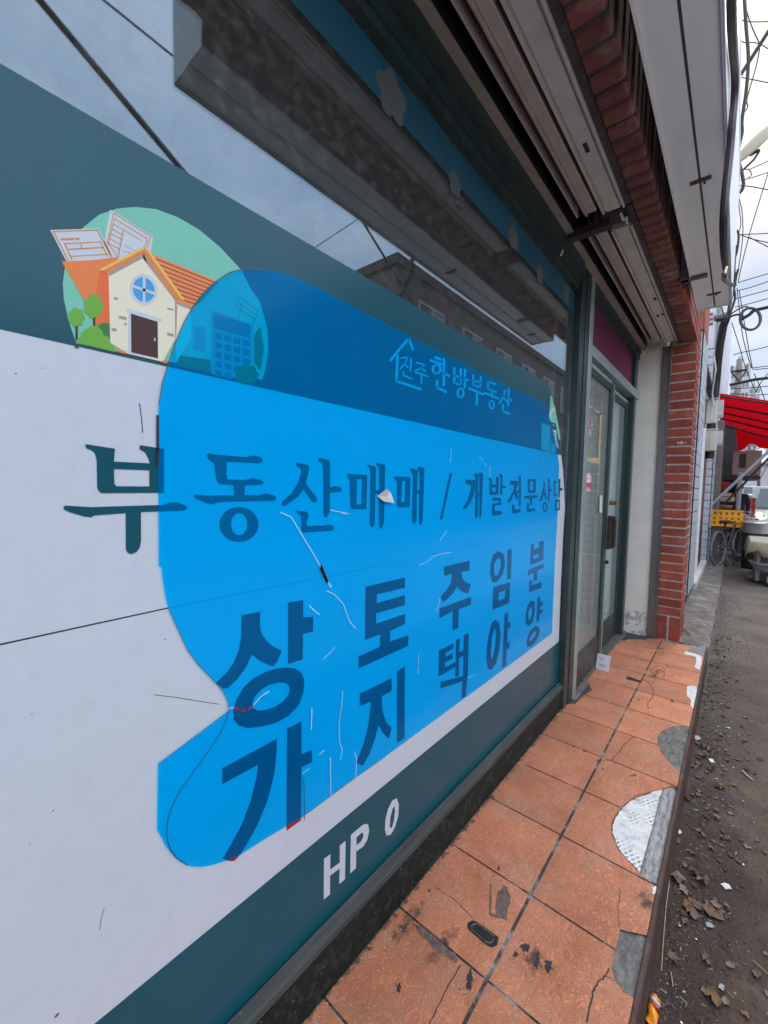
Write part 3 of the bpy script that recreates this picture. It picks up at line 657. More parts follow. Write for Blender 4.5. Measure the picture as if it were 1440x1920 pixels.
for (px, py), rx, ry in (((985, 1777), .014, .009), ((1007, 1800), .022, .006), ((1028, 1812), .013, .010), ((967, 1790), .008, .005), ((1075, 1400), .006, .004), ((1095, 1408), .009, .004), ((1130, 1442), .005, .003), ((1122, 1427), .006, .003), ((1260, 1315), .014, .006), ((1197, 1312), .006, .004), ((1192, 1214), .009, .004), ((1192, 1202), .006, .003), ((935, 1628), .006, .004), ((805, 1670), .005, .003), ((748, 1852), .008, .006), ((1305, 1205), .01, .004), ((880, 1838), .02, .008)):
    x, y = P0(px, py); flat(bm, blob(x, y, rx, ry, .3, 34, .55), .0007)
    for _ in range(int(600 * (rx + ry))):
        a_ = random.uniform(0, 6.28); d_ = random.uniform(.9, 2.0); q_ = random.uniform(.0006, .0022); flat(bm, blob(x + rx * d_ * math.cos(a_), y + ry * d_ * math.sin(a_), q_, q_ * .8, 0, 8), .00065)
link('stain', bm, STAIN, step)
bm = bmesh.new()
for pts in (pc(560, 1540, 2, [(430, 385), (470, 400), (520, 440), (600, 520), (590, 530), (510, 480), (455, 425)]),): flat(bm, rough_poly(pts, .002, 4), .0006)
for pts in (pc(560, 1540, 2, [(715, 235), (722, 235), (722, 345), (785, 362), (780, 372), (714, 352)]), pc(1040, 1180, 3.6, [(500, 985), (540, 975), (555, 990), (520, 995)])): flat(bm, rough_poly(pts, .0015, 4), .0006)
flat(bm, blob(*P0(943, 1690), .05, .022, .4), .00055)
link('stain', bm, mat('grey_stain', (.16, .10, .075), rough=.9, var=.5, scale=60), step)
for pts in (pc(560, 1540, 2, [(632, 385), (650, 372), (665, 375), (750, 435), (745, 465), (725, 475), (705, 465), (635, 405)]), pc(1040, 1180, 3.6, [(482, 322), (500, 318), (580, 347), (575, 360), (490, 340)])):
    bm = bmesh.new(); flat(bm, pts, .0008); s = link('floor_catch', bm, mat('slot_black', (.02, .018, .016), rough=.9, var=.5, scale=60), step)
    c = [sum(v) / len(pts) for v in zip(*pts)]; bm = bmesh.new()
    q = shrink(pts, .72); ring = [(x, y, .002) for x, y in q] + [(q[0][0], q[0][1], .002)]; tube(bm, ring, .0016, 6)
    link('metal_rim', bm, mat('worn_metal', (.16, .15, .13), rough=.5, metal=.5, var=.5, scale=60), s)
# ================================================================== PRINTED WINDOW SIGN
A = crop(100, 780, 2.4); Bc = crop(640, 780, 3.273); Cc = crop(270, 1060, 2.717); Dc = crop(690, 600, 3.6); G = crop(420, 1540, 3.79)
I = crop(0, 360, 3); J = crop(280, 480, 2.88); PX = crop(0, 0, 1)
def vinyl(name, col, var=.04, rough=.42):
    return mat(name, col, rough=rough, var=var, scale=2.2, spec=.3, bump=.12, bscale=7, dark=tuple(c * .72 for c in col), dscale=26, damt=.22)
WHITEV = vinyl('white_vinyl', (.64, .665, .70), .03, .34)
TEALV = vinyl('teal_vinyl', (.009, .092, .122), .06, .24)
REDV = vinyl('red_vinyl', (.50, .012, .045))
sign = thing('window_sign', 'white and teal printed estate-agent sign filling the lower shop window', 'sign', (1.2, YG, .95))
edge = PX([(1027, 712), (1030.5, 724), (1035, 742), (1040, 768), (1045, 797), (1050, 830), (1056, 880), (1060, 950), (1056, 1010), (1052, 1100), (1048, 1206), (1045, 1300)])
ZT, ZB, ZM = 1.762, 1.4365, .392
def right_x(z):
    for (xa, za), (xb, zb) in zip(edge, edge[1:]):
        if zb <= z <= za: return xa + (xb - xa) * (za - z) / (za - zb)
    return edge[0][0] if z > edge[0][1] else edge[-1][0]
y_ = YG - .0006
base = [(-1.0, ZT)] + [(edge[0][0], ZT)] + edge[1:-1] + [(edge[-1][0], .118), (-1.0, .178)]
bm = bmesh.new(); sheet(bm, [base], y_, .0005); link('white_field', bm, WHITEV, sign)
def band(z0, z1, name):
    pts = [(-1.0, z1), (right_x(z1 - .0005) if z1 < ZT else edge[0][0], z1)] + [p for p in edge if z0 < p[1] < min(z1, ZT - .001)] + [(right_x(z0), z0), (-1.0, z0 if z0 > .2 else .178)]
    bm = bmesh.new(); sheet(bm, [pts], y_ - .0005, .0003); link(name, bm, TEALV, sign)
band(ZB, ZT, 'teal_band'); band(.118, ZM, 'teal_band')
# panel joint and small scratches
def line(pts, w, y, m, name, par, jit=0):
    bm = bmesh.new()
    for q in stroke(pts, w): sheet(bm, [q], y, .0001)
    return link(name, bm, m, par)
SEAM = mat('joint_dark', (.03, .028, .03), rough=.9)
line([(-1.0, S(0, 1209)[1]), S(0, 1209), S(317, 1140)], .0022, y_ - .0003, SEAM, 'panel_joint', sign)
line([S(317, 1140), S(640, 1076), S(1055, 988)], .0014, y_ - .00025, mat('joint_pale', (.40, .41, .43), rough=.9), 'panel_joint', sign)
for pts, w in ((PX([(289, 1303), (330, 1308), (380, 1316), (412, 1321)]), .0011), (PX([(262, 757), (266, 785), (268, 811)]), .0016), (PX([(196, 1704), (190, 1725), (187, 1745)]), .0009)):
    line(pts, w, y_ - .0003, mat('scratch_dark', (.10, .10, .11), rough=.9), 'scratch', sign)
for px, py, r in ((144, 651, .0045), (107, 1905, .005), (310, 1199, .002), (100, 1521, .002), (56, 1583, .0015), (60, 1340, .0015), (600, 1548, .0016), (205, 1390, .0012), (30, 700, .002), (80, 690, .0015)):
    x, z = S(px, py); bm = bmesh.new(); sheet(bm, [[(x + a, z + b) for a, b in blob(0, 0, r * .6, r * .42)]], y_ - .0003, .0001); link('speck', bm, MATS['scratch_dark'], sign)
# --- lettering
yl = y_ - .0010
def letter(parts, m, name='letter', y=None):
    bm = bmesh.new()
    for loops in parts: sheet(bm, loops, y or yl, .0004)
    return link(name, bm, m, sign)
E2 = lambda f, *a: f(ell(*a))
# 부
letter([[A([(143, 130), (150, 127), (278, 147), (273, 205), (435, 213), (430, 195), (415, 165), (390, 150), (387, 138), (395, 131), (498, 148), (498, 345), (215, 347), (203, 335), (198, 320), (196, 200), (188, 168), (170, 152), (150, 145)]), A([(273, 238), (433, 244), (433, 317), (285, 316), (275, 305)])],
        [A([(45, 410), (55, 403), (170, 410), (330, 405), (500, 400), (520, 390), (560, 388), (600, 405), (603, 415), (590, 425), (500, 429), (395, 432), (395, 560), (390, 590), (375, 612), (350, 622), (335, 615), (327, 600), (326, 437), (185, 447), (170, 456), (140, 452), (80, 435), (50, 422)])]], TEALV)
# 동
letter([[A([(690, 178), (700, 168), (730, 173), (870, 185), (900, 177), (935, 185), (944, 198), (940, 208), (920, 213), (780, 205), (780, 270), (785, 285), (860, 288), (900, 279), (940, 290), (948, 298), (942, 308), (862, 313), (860, 355), (920, 357), (960, 348), (995, 358), (1005, 370), (995, 382), (790, 385), (735, 390), (715, 398), (690, 393), (640, 370), (631, 360), (640, 353), (700, 358), (815, 357), (812, 310), (750, 307), (737, 295), (730, 260), (725, 215), (700, 195)])],
        [E2(A, 836, 488, 88, 79), E2(A, 837, 487, 37, 50)]], TEALV)
# 산
letter([[A([(1090, 215), (1098, 209), (1150, 222), (1153, 235), (1145, 270), (1137, 305), (1160, 335), (1185, 365), (1188, 380), (1180, 390), (1168, 388), (1125, 330), (1100, 365), (1045, 403), (1030, 403), (1028, 390), (1075, 345), (1105, 295), (1117, 250), (1112, 235), (1095, 225)])],
        [A([(1190, 195), (1200, 188), (1240, 198), (1246, 210), (1246, 322), (1265, 315), (1285, 318), (1299, 328), (1297, 340), (1285, 343), (1246, 345), (1244, 430), (1235, 452), (1224, 458), (1217, 450), (1216, 300), (1214, 225), (1208, 210), (1193, 203)])],
        [A([(1090, 430), (1100, 425), (1145, 432), (1150, 450), (1140, 480), (1143, 495), (1225, 492), (1240, 488), (1262, 495), (1264, 508), (1255, 516), (1165, 522), (1125, 525), (1118, 515), (1115, 450), (1100, 440)])]], TEALV)
# 매 매
letter([[Bc([(35, 360), (45, 355), (160, 362), (155, 572), (65, 572), (57, 560), (52, 395), (40, 375)]), Bc([(97, 388), (127, 388), (125, 542), (95, 542)])],
        [Bc([(160, 303), (168, 299), (205, 308), (213, 320), (212, 455), (234, 455), (232, 330), (225, 310), (215, 303), (213, 293), (222, 289), (262, 297), (270, 305), (262, 655), (250, 690), (240, 692), (232, 680), (229, 478), (210, 478), (205, 660), (195, 682), (185, 682), (175, 665), (177, 480), (180, 350), (175, 325), (163, 312)])]], TEALV)
letter([[Bc([(325, 375), (335, 370), (425, 375), (420, 560), (350, 560), (343, 550), (342, 400), (330, 388)]), Bc([(373, 400), (393, 400), (390, 530), (368, 530)])],
        [Bc([(422, 325), (430, 320), (465, 330), (470, 345), (466, 455), (482, 455), (480, 350), (470, 330), (468, 315), (478, 310), (508, 318), (511, 330), (500, 650), (490, 668), (482, 665), (477, 645), (479, 478), (465, 478), (463, 640), (455, 660), (445, 660), (435, 645), (440, 360), (426, 337)])]], TEALV)
letter([[Bc([(667, 350), (680, 350), (622, 635), (605, 635)])]], TEALV, 'slash')
# 개 발 전 문 상 담
letter([[Bc([(760, 395), (770, 390), (828, 395), (826, 420), (815, 480), (795, 530), (765, 570), (750, 572), (748, 560), (775, 520), (790, 470), (798, 425), (775, 420), (762, 408)])],
        [Bc([(815, 355), (822, 350), (842, 360), (841, 470), (848, 470), (848, 380), (843, 360), (845, 350), (852, 345), (866, 352), (872, 360), (860, 605), (853, 630), (848, 625), (848, 488), (841, 488), (840, 600), (835, 625), (826, 628), (820, 610), (825, 380), (817, 365)])]], TEALV)
letter([[Bc([(903, 382), (912, 378), (925, 385), (925, 420), (950, 420), (950, 375), (958, 372), (968, 378), (965, 482), (915, 485), (910, 470), (912, 400)]), Bc([(926, 440), (950, 438), (949, 465), (926, 465)])],
        [Bc([(970, 358), (980, 354), (990, 362), (990, 428), (1010, 430), (1012, 440), (990, 445), (988, 480), (978, 485), (975, 470), (978, 385), (970, 370)])],
        [Bc([(925, 505), (935, 500), (980, 503), (982, 545), (942, 552), (942, 580), (985, 585), (990, 598), (980, 606), (930, 612), (925, 600), (927, 540), (968, 532), (966, 518), (930, 520)])]], TEALV)
letter([[Bc([(1033, 400), (1040, 396), (1082, 398), (1088, 405), (1085, 425), (1073, 455), (1080, 475), (1088, 500), (1080, 515), (1068, 500), (1062, 478), (1045, 515), (1028, 535), (1020, 530), (1030, 505), (1055, 460), (1062, 425), (1040, 422)])],
        [Bc([(1088, 370), (1096, 365), (1104, 372), (1102, 550), (1095, 556), (1091, 545), (1091, 472), (1077, 470), (1077, 456), (1091, 456)])],
        [Bc([(1048, 545), (1056, 542), (1064, 548), (1063, 575), (1095, 570), (1103, 578), (1100, 590), (1055, 600), (1050, 590)])]], TEALV)
letter([[Bc([(1143, 390), (1150, 386), (1195, 388), (1193, 470), (1150, 472), (1146, 462)]), Bc([(1158, 402), (1180, 402), (1178, 455), (1158, 455)])],
        [Bc([(1122, 495), (1130, 490), (1200, 485), (1208, 492), (1200, 502), (1172, 505), (1170, 545), (1160, 548), (1158, 508), (1128, 508)])],
        [Bc([(1140, 535), (1148, 532), (1153, 540), (1152, 570), (1185, 566), (1193, 575), (1188, 583), (1145, 590), (1138, 580)])]], TEALV)
letter([[Bc([(1240, 405), (1248, 402), (1252, 410), (1248, 450), (1258, 480), (1262, 510), (1255, 515), (1245, 480), (1235, 510), (1222, 525), (1216, 518), (1230, 480), (1240, 440)])],
        [Bc([(1268, 385), (1275, 382), (1281, 390), (1280, 445), (1292, 448), (1292, 460), (1280, 462), (1278, 525), (1271, 528), (1268, 515), (1270, 410)])],
        [E2(Bc, 1251, 558, 15, 30), E2(Bc, 1251, 558, 8, 20)]], TEALV)
letter([[Bc([(1303, 398), (1325, 398), (1325, 410), (1313, 412), (1312, 480), (1328, 475), (1328, 488), (1305, 492)])],
        [Bc([(1333, 388), (1340, 384), (1346, 390), (1344, 440), (1358, 442), (1358, 458), (1344, 458), (1342, 500), (1334, 505), (1335, 410)])],
        [Bc([(1312, 518), (1342, 510), (1342, 578), (1312, 580)]), Bc([(1320, 530), (1335, 526), (1334, 566), (1320, 568)])]], TEALV)
# red column lettering: 상가 토지 주택 임야 분양
letter([[Cc([(498, 255), (592, 237), (592, 320), (600, 350), (625, 385), (660, 415), (703, 435), (680, 490), (660, 513), (640, 510), (595, 490), (550, 455), (520, 520), (480, 575), (430, 625), (405, 628), (367, 600), (420, 550), (460, 495), (485, 430), (497, 360)])],
        [Cc([(735, 190), (812, 177), (811, 265), (863, 262), (862, 337), (811, 350), (809, 480), (735, 503)])],
        [Cc([(680, 525), (720, 520), (770, 525), (805, 550), (818, 590), (812, 650), (790, 710), (740, 765), (680, 800), (600, 822), (530, 830), (480, 815), (458, 785), (456, 740), (475, 680), (510, 620), (560, 575), (625, 541)]), Cc([(690, 597), (725, 600), (743, 620), (740, 655), (715, 690), (670, 720), (620, 738), (580, 740), (555, 728), (552, 705), (565, 670), (595, 635), (640, 608)])]], REDV)
letter([[Cc([(400, 1035), (677, 885), (678, 930), (665, 1060), (630, 1200), (580, 1320), (520, 1430), (480, 1488), (462, 1506), (440, 1508), (402, 1495), (440, 1430), (500, 1320), (545, 1200), (575, 1080), (582, 1017), (400, 1115)])],
        [Cc([(730, 833), (803, 795), (803, 965), (856, 940), (856, 1003), (803, 1030), (800, 1300), (727, 1353)])]], REDV)
letter([[Cc([(1130, 110), (1330, 62), (1330, 115), (1187, 148), (1186, 193), (1330, 152), (1330, 203), (1183, 245), (1183, 297), (1330, 248), (1330, 298), (1255, 335), (1254, 388), (1348, 357), (1347, 410), (1095, 525), (1094, 465), (1203, 415), (1205, 352), (1127, 380)])]], REDV)
letter([[Cc([(1100, 655), (1262, 575), (1262, 640), (1212, 668), (1215, 740), (1235, 800), (1262, 830), (1248, 885), (1215, 850), (1196, 815), (1175, 890), (1150, 960), (1115, 1022), (1083, 1005), (1120, 910), (1145, 810), (1158, 695), (1100, 718)])],
        [Cc([(1290, 540), (1330, 515), (1328, 880), (1290, 905)])]], REDV)
letter([[Bc([(632, 925), (788, 887), (788, 948), (737, 958), (745, 1000), (765, 1020), (795, 1033), (780, 1085), (770, 1088), (730, 1070), (712, 1045), (690, 1085), (650, 1125), (625, 1143), (610, 1110), (650, 1065), (675, 1020), (680, 968), (632, 982)])],
        [Bc([(605, 1180), (797, 1110), (796, 1160), (722, 1185), (718, 1303), (683, 1315), (685, 1198), (602, 1242)])]], REDV)
letter([[Bc([(600, 1440), (690, 1395), (690, 1425), (640, 1455), (638, 1480), (685, 1455), (685, 1488), (638, 1512), (636, 1545), (700, 1510), (700, 1540), (598, 1600)])],
        [Bc([(705, 1375), (728, 1362), (725, 1448), (750, 1438), (752, 1345), (783, 1332), (777, 1600), (748, 1612), (750, 1472), (724, 1484), (722, 1592), (700, 1602)])],
        [Bc([(610, 1632), (775, 1590), (765, 1720), (738, 1732), (745, 1628), (610, 1672)])]], REDV)
letter([[Bc([(965, 828), (1000, 850), (1005, 910), (990, 975), (955, 1020), (928, 1020), (914, 970), (918, 900), (935, 850)]), Bc([(963, 868), (980, 885), (978, 930), (962, 975), (945, 982), (937, 955), (940, 905)])],
        [Bc([(1020, 825), (1047, 815), (1041, 998), (1018, 1002)])],
        [Bc([(933, 1050), (1038, 1020), (1032, 1148), (928, 1190)]), Bc([(968, 1085), (1008, 1070), (1004, 1118), (965, 1135)])]], REDV)
letter([[Bc([(945, 1250), (970, 1270), (978, 1340), (970, 1440), (950, 1520), (920, 1560), (900, 1550), (892, 1500), (895, 1420), (910, 1320), (925, 1270)]), Bc([(943, 1300), (950, 1330), (947, 1400), (935, 1470), (920, 1495), (918, 1440), (925, 1360)])],
        [Bc([(1003, 1215), (1025, 1205), (1024, 1265), (1040, 1265), (1038, 1300), (1022, 1308), (1018, 1390), (1035, 1385), (1033, 1425), (1015, 1432), (1012, 1530), (988, 1545)])]], REDV)
letter([[Bc([(1165, 785), (1182, 782), (1180, 820), (1212, 810), (1215, 770), (1243, 765), (1240, 885), (1160, 915)]), Bc([(1180, 855), (1213, 845), (1213, 868), (1178, 880)])],
        [Bc([(1150, 945), (1243, 905), (1242, 930), (1205, 950), (1200, 1008), (1182, 1012), (1180, 960), (1145, 980)])],
        [Bc([(1155, 1010), (1172, 1003), (1170, 1040), (1230, 1018), (1228, 1055), (1153, 1082)])]], REDV)
letter([[Bc([(1165, 1132), (1188, 1140), (1188, 1200), (1175, 1265), (1150, 1290), (1132, 1275), (1132, 1220), (1145, 1160)]), Bc([(1165, 1170), (1172, 1185), (1168, 1230), (1155, 1255), (1148, 1240), (1150, 1200)])],
        [Bc([(1205, 1115), (1222, 1105), (1220, 1140), (1238, 1138), (1236, 1165), (1220, 1170), (1219, 1190), (1236, 1185), (1235, 1205), (1218, 1215), (1216, 1255), (1198, 1265)])],
        [Bc([(1190, 1290), (1215, 1295), (1218, 1330), (1200, 1375), (1165, 1415), (1140, 1415), (1138, 1380), (1155, 1325)]), Bc([(1190, 1320), (1198, 1330), (1190, 1350), (1165, 1380), (1155, 1380), (1158, 1360), (1172, 1335)])]], REDV)
# white line of the office name with its little house outline, on the teal band
def sketch(strokes, w, name, rings=()):
    bm = bmesh.new()
    for s in strokes:
        for q in stroke(s, w): sheet(bm, [Dc(q)], yl, .0003)
    for cx, cy, rx, ry, k in rings: sheet(bm, [Dc(ell(cx, cy, rx, ry)), Dc(ell(cx, cy, rx * k, ry * (1 - (1 - k) * .55)))], yl, .0003)
    return link(name, bm, WHITEV, sign)
sketch([[(152, 272), (275, 124), (304, 198)], [(200, 238), (193, 412), (360, 468)]], 17, 'house_outline')
sketch([[(224, 257), (266, 250), (256, 285), (218, 330)], [(243, 292), (270, 318)], [(292, 258), (287, 345)], [(240, 350), (240, 374), (295, 395)]], 11, 'letter')
sketch([[(330, 288), (386, 302), (366, 318), (320, 345)], [(356, 322), (388, 345)], [(322, 353), (406, 380)], [(364, 370), (360, 425)]], 11, 'letter')
sketch([[(455, 252), (492, 266)], [(424, 272), (496, 298)], [(513, 262), (512, 440)], [(513, 358), (550, 378)], [(468, 410), (468, 455), (527, 485)]], 17, 'letter', [(464, 332, 35, 34, .5)])
sketch([[(583, 322), (583, 425), (627, 437), (628, 330)], [(583, 375), (628, 388)], [(656, 335), (654, 455)], [(655, 393), (676, 405)]], 16, 'letter', [(626, 492, 27, 36, .5)])
sketch([[(712, 372), (712, 440), (758, 455), (762, 385)], [(712, 408), (760, 422)], [(684, 462), (782, 502)], [(737, 490), (735, 572)]], 15, 'letter')
sketch([[(862, 432), (812, 418), (812, 465), (866, 486)], [(838, 478), (838, 505)], [(790, 492), (880, 530)]], 14, 'letter', [(836, 572, 20, 32, .5)])
sketch([[(926, 475), (920, 510), (888, 562)], [(915, 520), (940, 552)], [(951, 465), (947, 580)], [(948, 525), (970, 545)], [(912, 570), (911, 612), (956, 634)]], 13, 'letter')
# HP and the first figure of the telephone line
letter([[G([(712, 268), (757, 235), (755, 345), (824, 295), (824, 172), (865, 140), (860, 412), (820, 447), (823, 335), (754, 387), (754, 520), (710, 557)])],
        [G([(903, 98), (985, 28), (1010, 18), (1026, 26), (1032, 70), (1020, 130), (990, 180), (940, 215), (938, 335), (898, 370)]), G([(942, 115), (980, 80), (990, 82), (992, 110), (975, 145), (942, 172)])]], WHITEV)
letter([[PX([(722, 1556), (723, 1537), (728, 1517), (736, 1501), (744, 1497), (748, 1508), (747, 1529), (741, 1551), (733, 1565), (725, 1567)]), PX([(731, 1551), (732, 1533), (736, 1517), (740, 1511), (741, 1522), (739, 1539), (735, 1553)])]], WHITEV, 'numeral')
# --- printed house picture on the teal band
cols = dict(ring=vinyl('print_mint', ink(108, 178, 165)), cream=vinyl('print_cream', ink(208, 203, 188)), orange=vinyl('print_orange', ink(214, 118, 66)), roof=vinyl('print_roof', ink(205, 128, 78)), dk=vinyl('print_brown', ink(66, 42, 46)),
            yel=vinyl('print_yellow', ink(226, 175, 92)), leaf=vinyl('print_green', ink(98, 158, 62)), leafd=vinyl('print_dark_green', ink(58, 112, 66)), blue=vinyl('print_blue', ink(62, 142, 205)), tan=vinyl('print_tan', ink(176, 130, 70)), grey=vinyl('print_grey', ink(150, 138, 128)), rline=vinyl('print_roof_line', ink(140, 72, 48)), calc=vinyl('print_slate', ink(92, 150, 158)), calk=vinyl('print_slate_key', ink(66, 112, 128)), redd=vinyl('print_deep_orange', ink(212, 98, 58)))
pic = sign
def pr(name, loops, c, k):
    if name in ('brick_mark', 'step_line', 'tree_crown', 'tree_trunk', 'paper', 'bush') and len(loops) > 1:
        for lp in loops: pr(name, [lp], c, k)
        return
    bm = bmesh.new()
    for lp in loops: sheet(bm, lp if isinstance(lp[0], list) else [lp], y_ - .0006 - .00012 * k, .0001)
    return link(name, bm, cols.get(c, WHITEV), sign)
oval = I([(430, 852), (385, 720), (360, 600), (354, 510), (365, 430), (400, 310), (470, 197), (560, 125), (660, 92), (760, 83), (880, 95), (1000, 140), (1120, 210), (1240, 310), (1360, 440)]) + J([(545, 170), (600, 250), (640, 400), (643, 500), (630, 600), (612, 668)])
pr('mint_oval', [oval], 'ring', 1)
pr('paper', [I([(283, 213), (555, 204), (645, 390), (375, 392)]), I([(620, 98), (862, 250), (840, 400), (640, 380), (585, 285)])], 'w', 3)
pr('paper_lines', [I(q) for s, w in (([(300, 222), (548, 213), (628, 370)], 7), ([(300, 222), (385, 385)], 7), ([(365, 290), (565, 280), (605, 360)], 6), ([(365, 290), (405, 380)], 8), ([(388, 322), (580, 312)], 8), ([(400, 362), (600, 350)], 6), ([(455, 290), (462, 318)], 6), ([(345, 266), (412, 264)], 12), ([(424, 264), (444, 262)], 12),
     ([(640, 118), (848, 250), (822, 330)], 5), ([(640, 118), (605, 280), (665, 372)], 5), ([(645, 150), (828, 262), (815, 320)], 5), ([(645, 150), (610, 290)], 5), ([(640, 180), (800, 275)], 4), ([(632, 208), (690, 240)], 5), ([(628, 236), (688, 268)], 5), ([(622, 264), (680, 296)], 5), ([(615, 292), (676, 322)], 5), ([(695, 212), (665, 365)], 6), ([(690, 330), (760, 350)], 3), ([(700, 300), (780, 340)], 3)) for q in stroke(s, w)], 'tan', 4)
pr('folder', [I([(342, 340), (352, 390), (520, 383), (655, 366), (690, 420), (620, 740), (535, 745), (480, 620), (400, 480), (352, 400)])], 'orange', 5)
pr('folder_fold', [I([(560, 430), (620, 420), (620, 740), (540, 745), (530, 640)])], 'redd', 6)
pr('house_roof', [I([(850, 345), (1230, 505), (1130, 620), (1075, 650), (985, 610)])], 'roof', 6)
pr('house_roof_lines', [I(q) for k in range(8) for q in stroke([(868 + 15 * k, 372 + 31 * k), (1215 - 16 * k, 512 + 17 * k)], 7)], 'rline', 7)
pr('house_wing', [I([(985, 610), (1075, 650), (1075, 820), (990, 960)])], 'cream', 6)
pr('house_wing_shade', [I([(985, 628), (1080, 665), (1080, 650), (985, 610)]), I([(985, 628), (997, 640), (992, 800), (985, 830)])], 'grey', 7)
pr('house_front', [I([(610, 450), (805, 345), (983, 580), (985, 830), (915, 955), (720, 910), (620, 850)])], 'cream', 8)
pr('gable_shade', [I([(612, 450), (805, 345), (830, 400), (805, 372), (612, 475)]), I([(805, 345), (983, 580), (983, 610), (805, 378)])], 'grey', 9)
pr('gable', [I([(565, 440), (808, 308), (1035, 610), (985, 600), (808, 345), (600, 455)])], 'orange', 10)
pr('gable_trim', [I([(558, 436), (808, 308), (812, 322), (570, 446)]), I([(808, 308), (828, 312), (1040, 610), (1020, 605)])], 'yel', 11)
pr('brick_mark', [I([(628, 765), (655, 768), (655, 785), (628, 782)]), I([(668, 695), (712, 705), (712, 722), (668, 712)]), I([(940, 790), (978, 800), (978, 815), (940, 806)]), I([(640, 590), (662, 594), (662, 608), (640, 604)]), I([(698, 735), (712, 738), (712, 752), (698, 748)]), I([(940, 650), (975, 658), (975, 668), (940, 660)])], 'grey', 9)
pr('round_window', [I(ell(808, 550, 78, 88, rot=-.35))], 'w', 10); pr('round_window_pane', [I(ell(808, 550, 60, 71, rot=-.35))], 'blue', 11)
pr('window_bars', [I(q) for s in ([(810, 468), (810, 632)], [(742, 528), (878, 575)]) for q in stroke(s, 15)], 'w', 12)
pr('door_frame', [I([(708, 652), (910, 715), (905, 732), (888, 728), (888, 940), (718, 905), (722, 675), (708, 672)])], 'w', 10)
pr('printed_door', [I([(736, 684), (886, 730), (888, 936), (738, 902)])], 'dk', 11); pr('door_pull', [I([(866, 820), (873, 822), (873, 840), (866, 838)])], 'w', 12)
pr('step_line', [I([(655, 888), (712, 898), (712, 912), (665, 902)]), I([(915, 948), (945, 955), (940, 965), (915, 960)])], 'orange', 9)
pr('tree_trunk', [I(stroke([(431, 745), (431, 828)], 13)[0]), I(stroke([(530, 700), (530, 750)], 12)[0])], 'dk', 7)
def cloud(cx, cy, rx, ry, n=7):
    return [(cx + rx * (1 + .09 * math.cos(n * t)) * math.cos(t), cy + ry * (1 + .09 * math.cos(n * t)) * math.sin(t)) for t in [2 * math.pi * i / 56 for i in range(56)]]
pr('bush', [I([(540, 760), (575, 735), (615, 738), (625, 850), (560, 830)])], 'leafd', 7)
pr('tree_crown', [I(cloud(429, 704, 44, 52)), I(cloud(526, 642, 53, 66))], 'leaf', 8)
pr('bush', [I([(425, 845), (440, 822), (460, 818), (455, 795), (480, 775), (510, 755), (545, 755), (575, 780), (582, 805), (610, 815), (625, 852), (648, 880), (655, 902), (560, 880), (460, 855)])], 'leaf', 9)
# the part of the picture that lies under the blue film: window, calculator, paper, bush
pr('house_wing_wall', [J([(150, 320), (315, 320), (330, 620), (145, 580)])], 'ring', 2)
pr('house_wing_window', [J([(240, 375), (305, 385), (305, 520), (238, 505)])], 'calc', 3)
pr('house_shadow', [J([(143, 533), (330, 560), (335, 632), (143, 590)])], 'leafd', 4)
pr('paper', [J([(485, 205), (600, 295), (560, 390), (470, 345), (455, 265)])], 'ring', 3)
pr('paper_lines', [J(q) for s in ([(490, 222), (590, 298), (555, 378)], [(490, 222), (468, 270)], [(505, 250), (480, 335)], [(490, 262), (575, 318)], [(485, 285), (568, 340)]) for q in stroke(s, 4)], 'tan', 4)
pr('calculator', [J([(332, 298), (345, 296), (548, 365), (560, 380), (555, 590), (540, 640), (440, 660), (335, 636)])], 'calc', 5)
pr('calculator_screen', [J([(348, 308), (545, 372), (543, 445), (348, 388)])], 'calk', 6)
pr('calculator_keys', [J([(355 + 50 * c, 412 + 12 * c + 50 * r), (392 + 50 * c, 421 + 12 * c + 50 * r), (392 + 50 * c, 456 + 12 * c + 50 * r), (355 + 50 * c, 447 + 12 * c + 50 * r)]) for c in range(4) for r in range(5) if not (c > 1 and r > 3)], 'calk', 6)
pr('bush', [J(cloud(525, 640, 62, 52)), J(cloud(590, 500, 26, 110, 5))], 'leafd', 7)
# the right-hand picture at the curled edge of the sign
K = crop(940, 560, 6.4)
pr('mint_strip', [K([(590, 1155), (612, 1185), (650, 1330), (700, 1600), (712, 1690), (690, 1690), (655, 1500), (600, 1480), (570, 1440), (583, 1300)])], 'ring', 2)
pr('white_arc', [K([(640, 1290), (648, 1330), (610, 1370), (592, 1430), (590, 1480), (568, 1445), (575, 1390), (600, 1330)]), K([(610, 1570), (660, 1580), (665, 1690), (690, 1800), (650, 1760), (640, 1690)])], 'w', 3)
pr('dark_stripes', [K(q) for yy in (1510, 1600, 1640, 1690, 1740) for q in stroke([(612, yy), (668, yy + 20)], 9)], 'grey', 4)
pr('picture_block', [K([(488, 1490), (585, 1520), (600, 1850), (478, 1800)]), K([(585, 1700), (650, 1760), (650, 1890), (590, 1880)])], 'ring', 2)
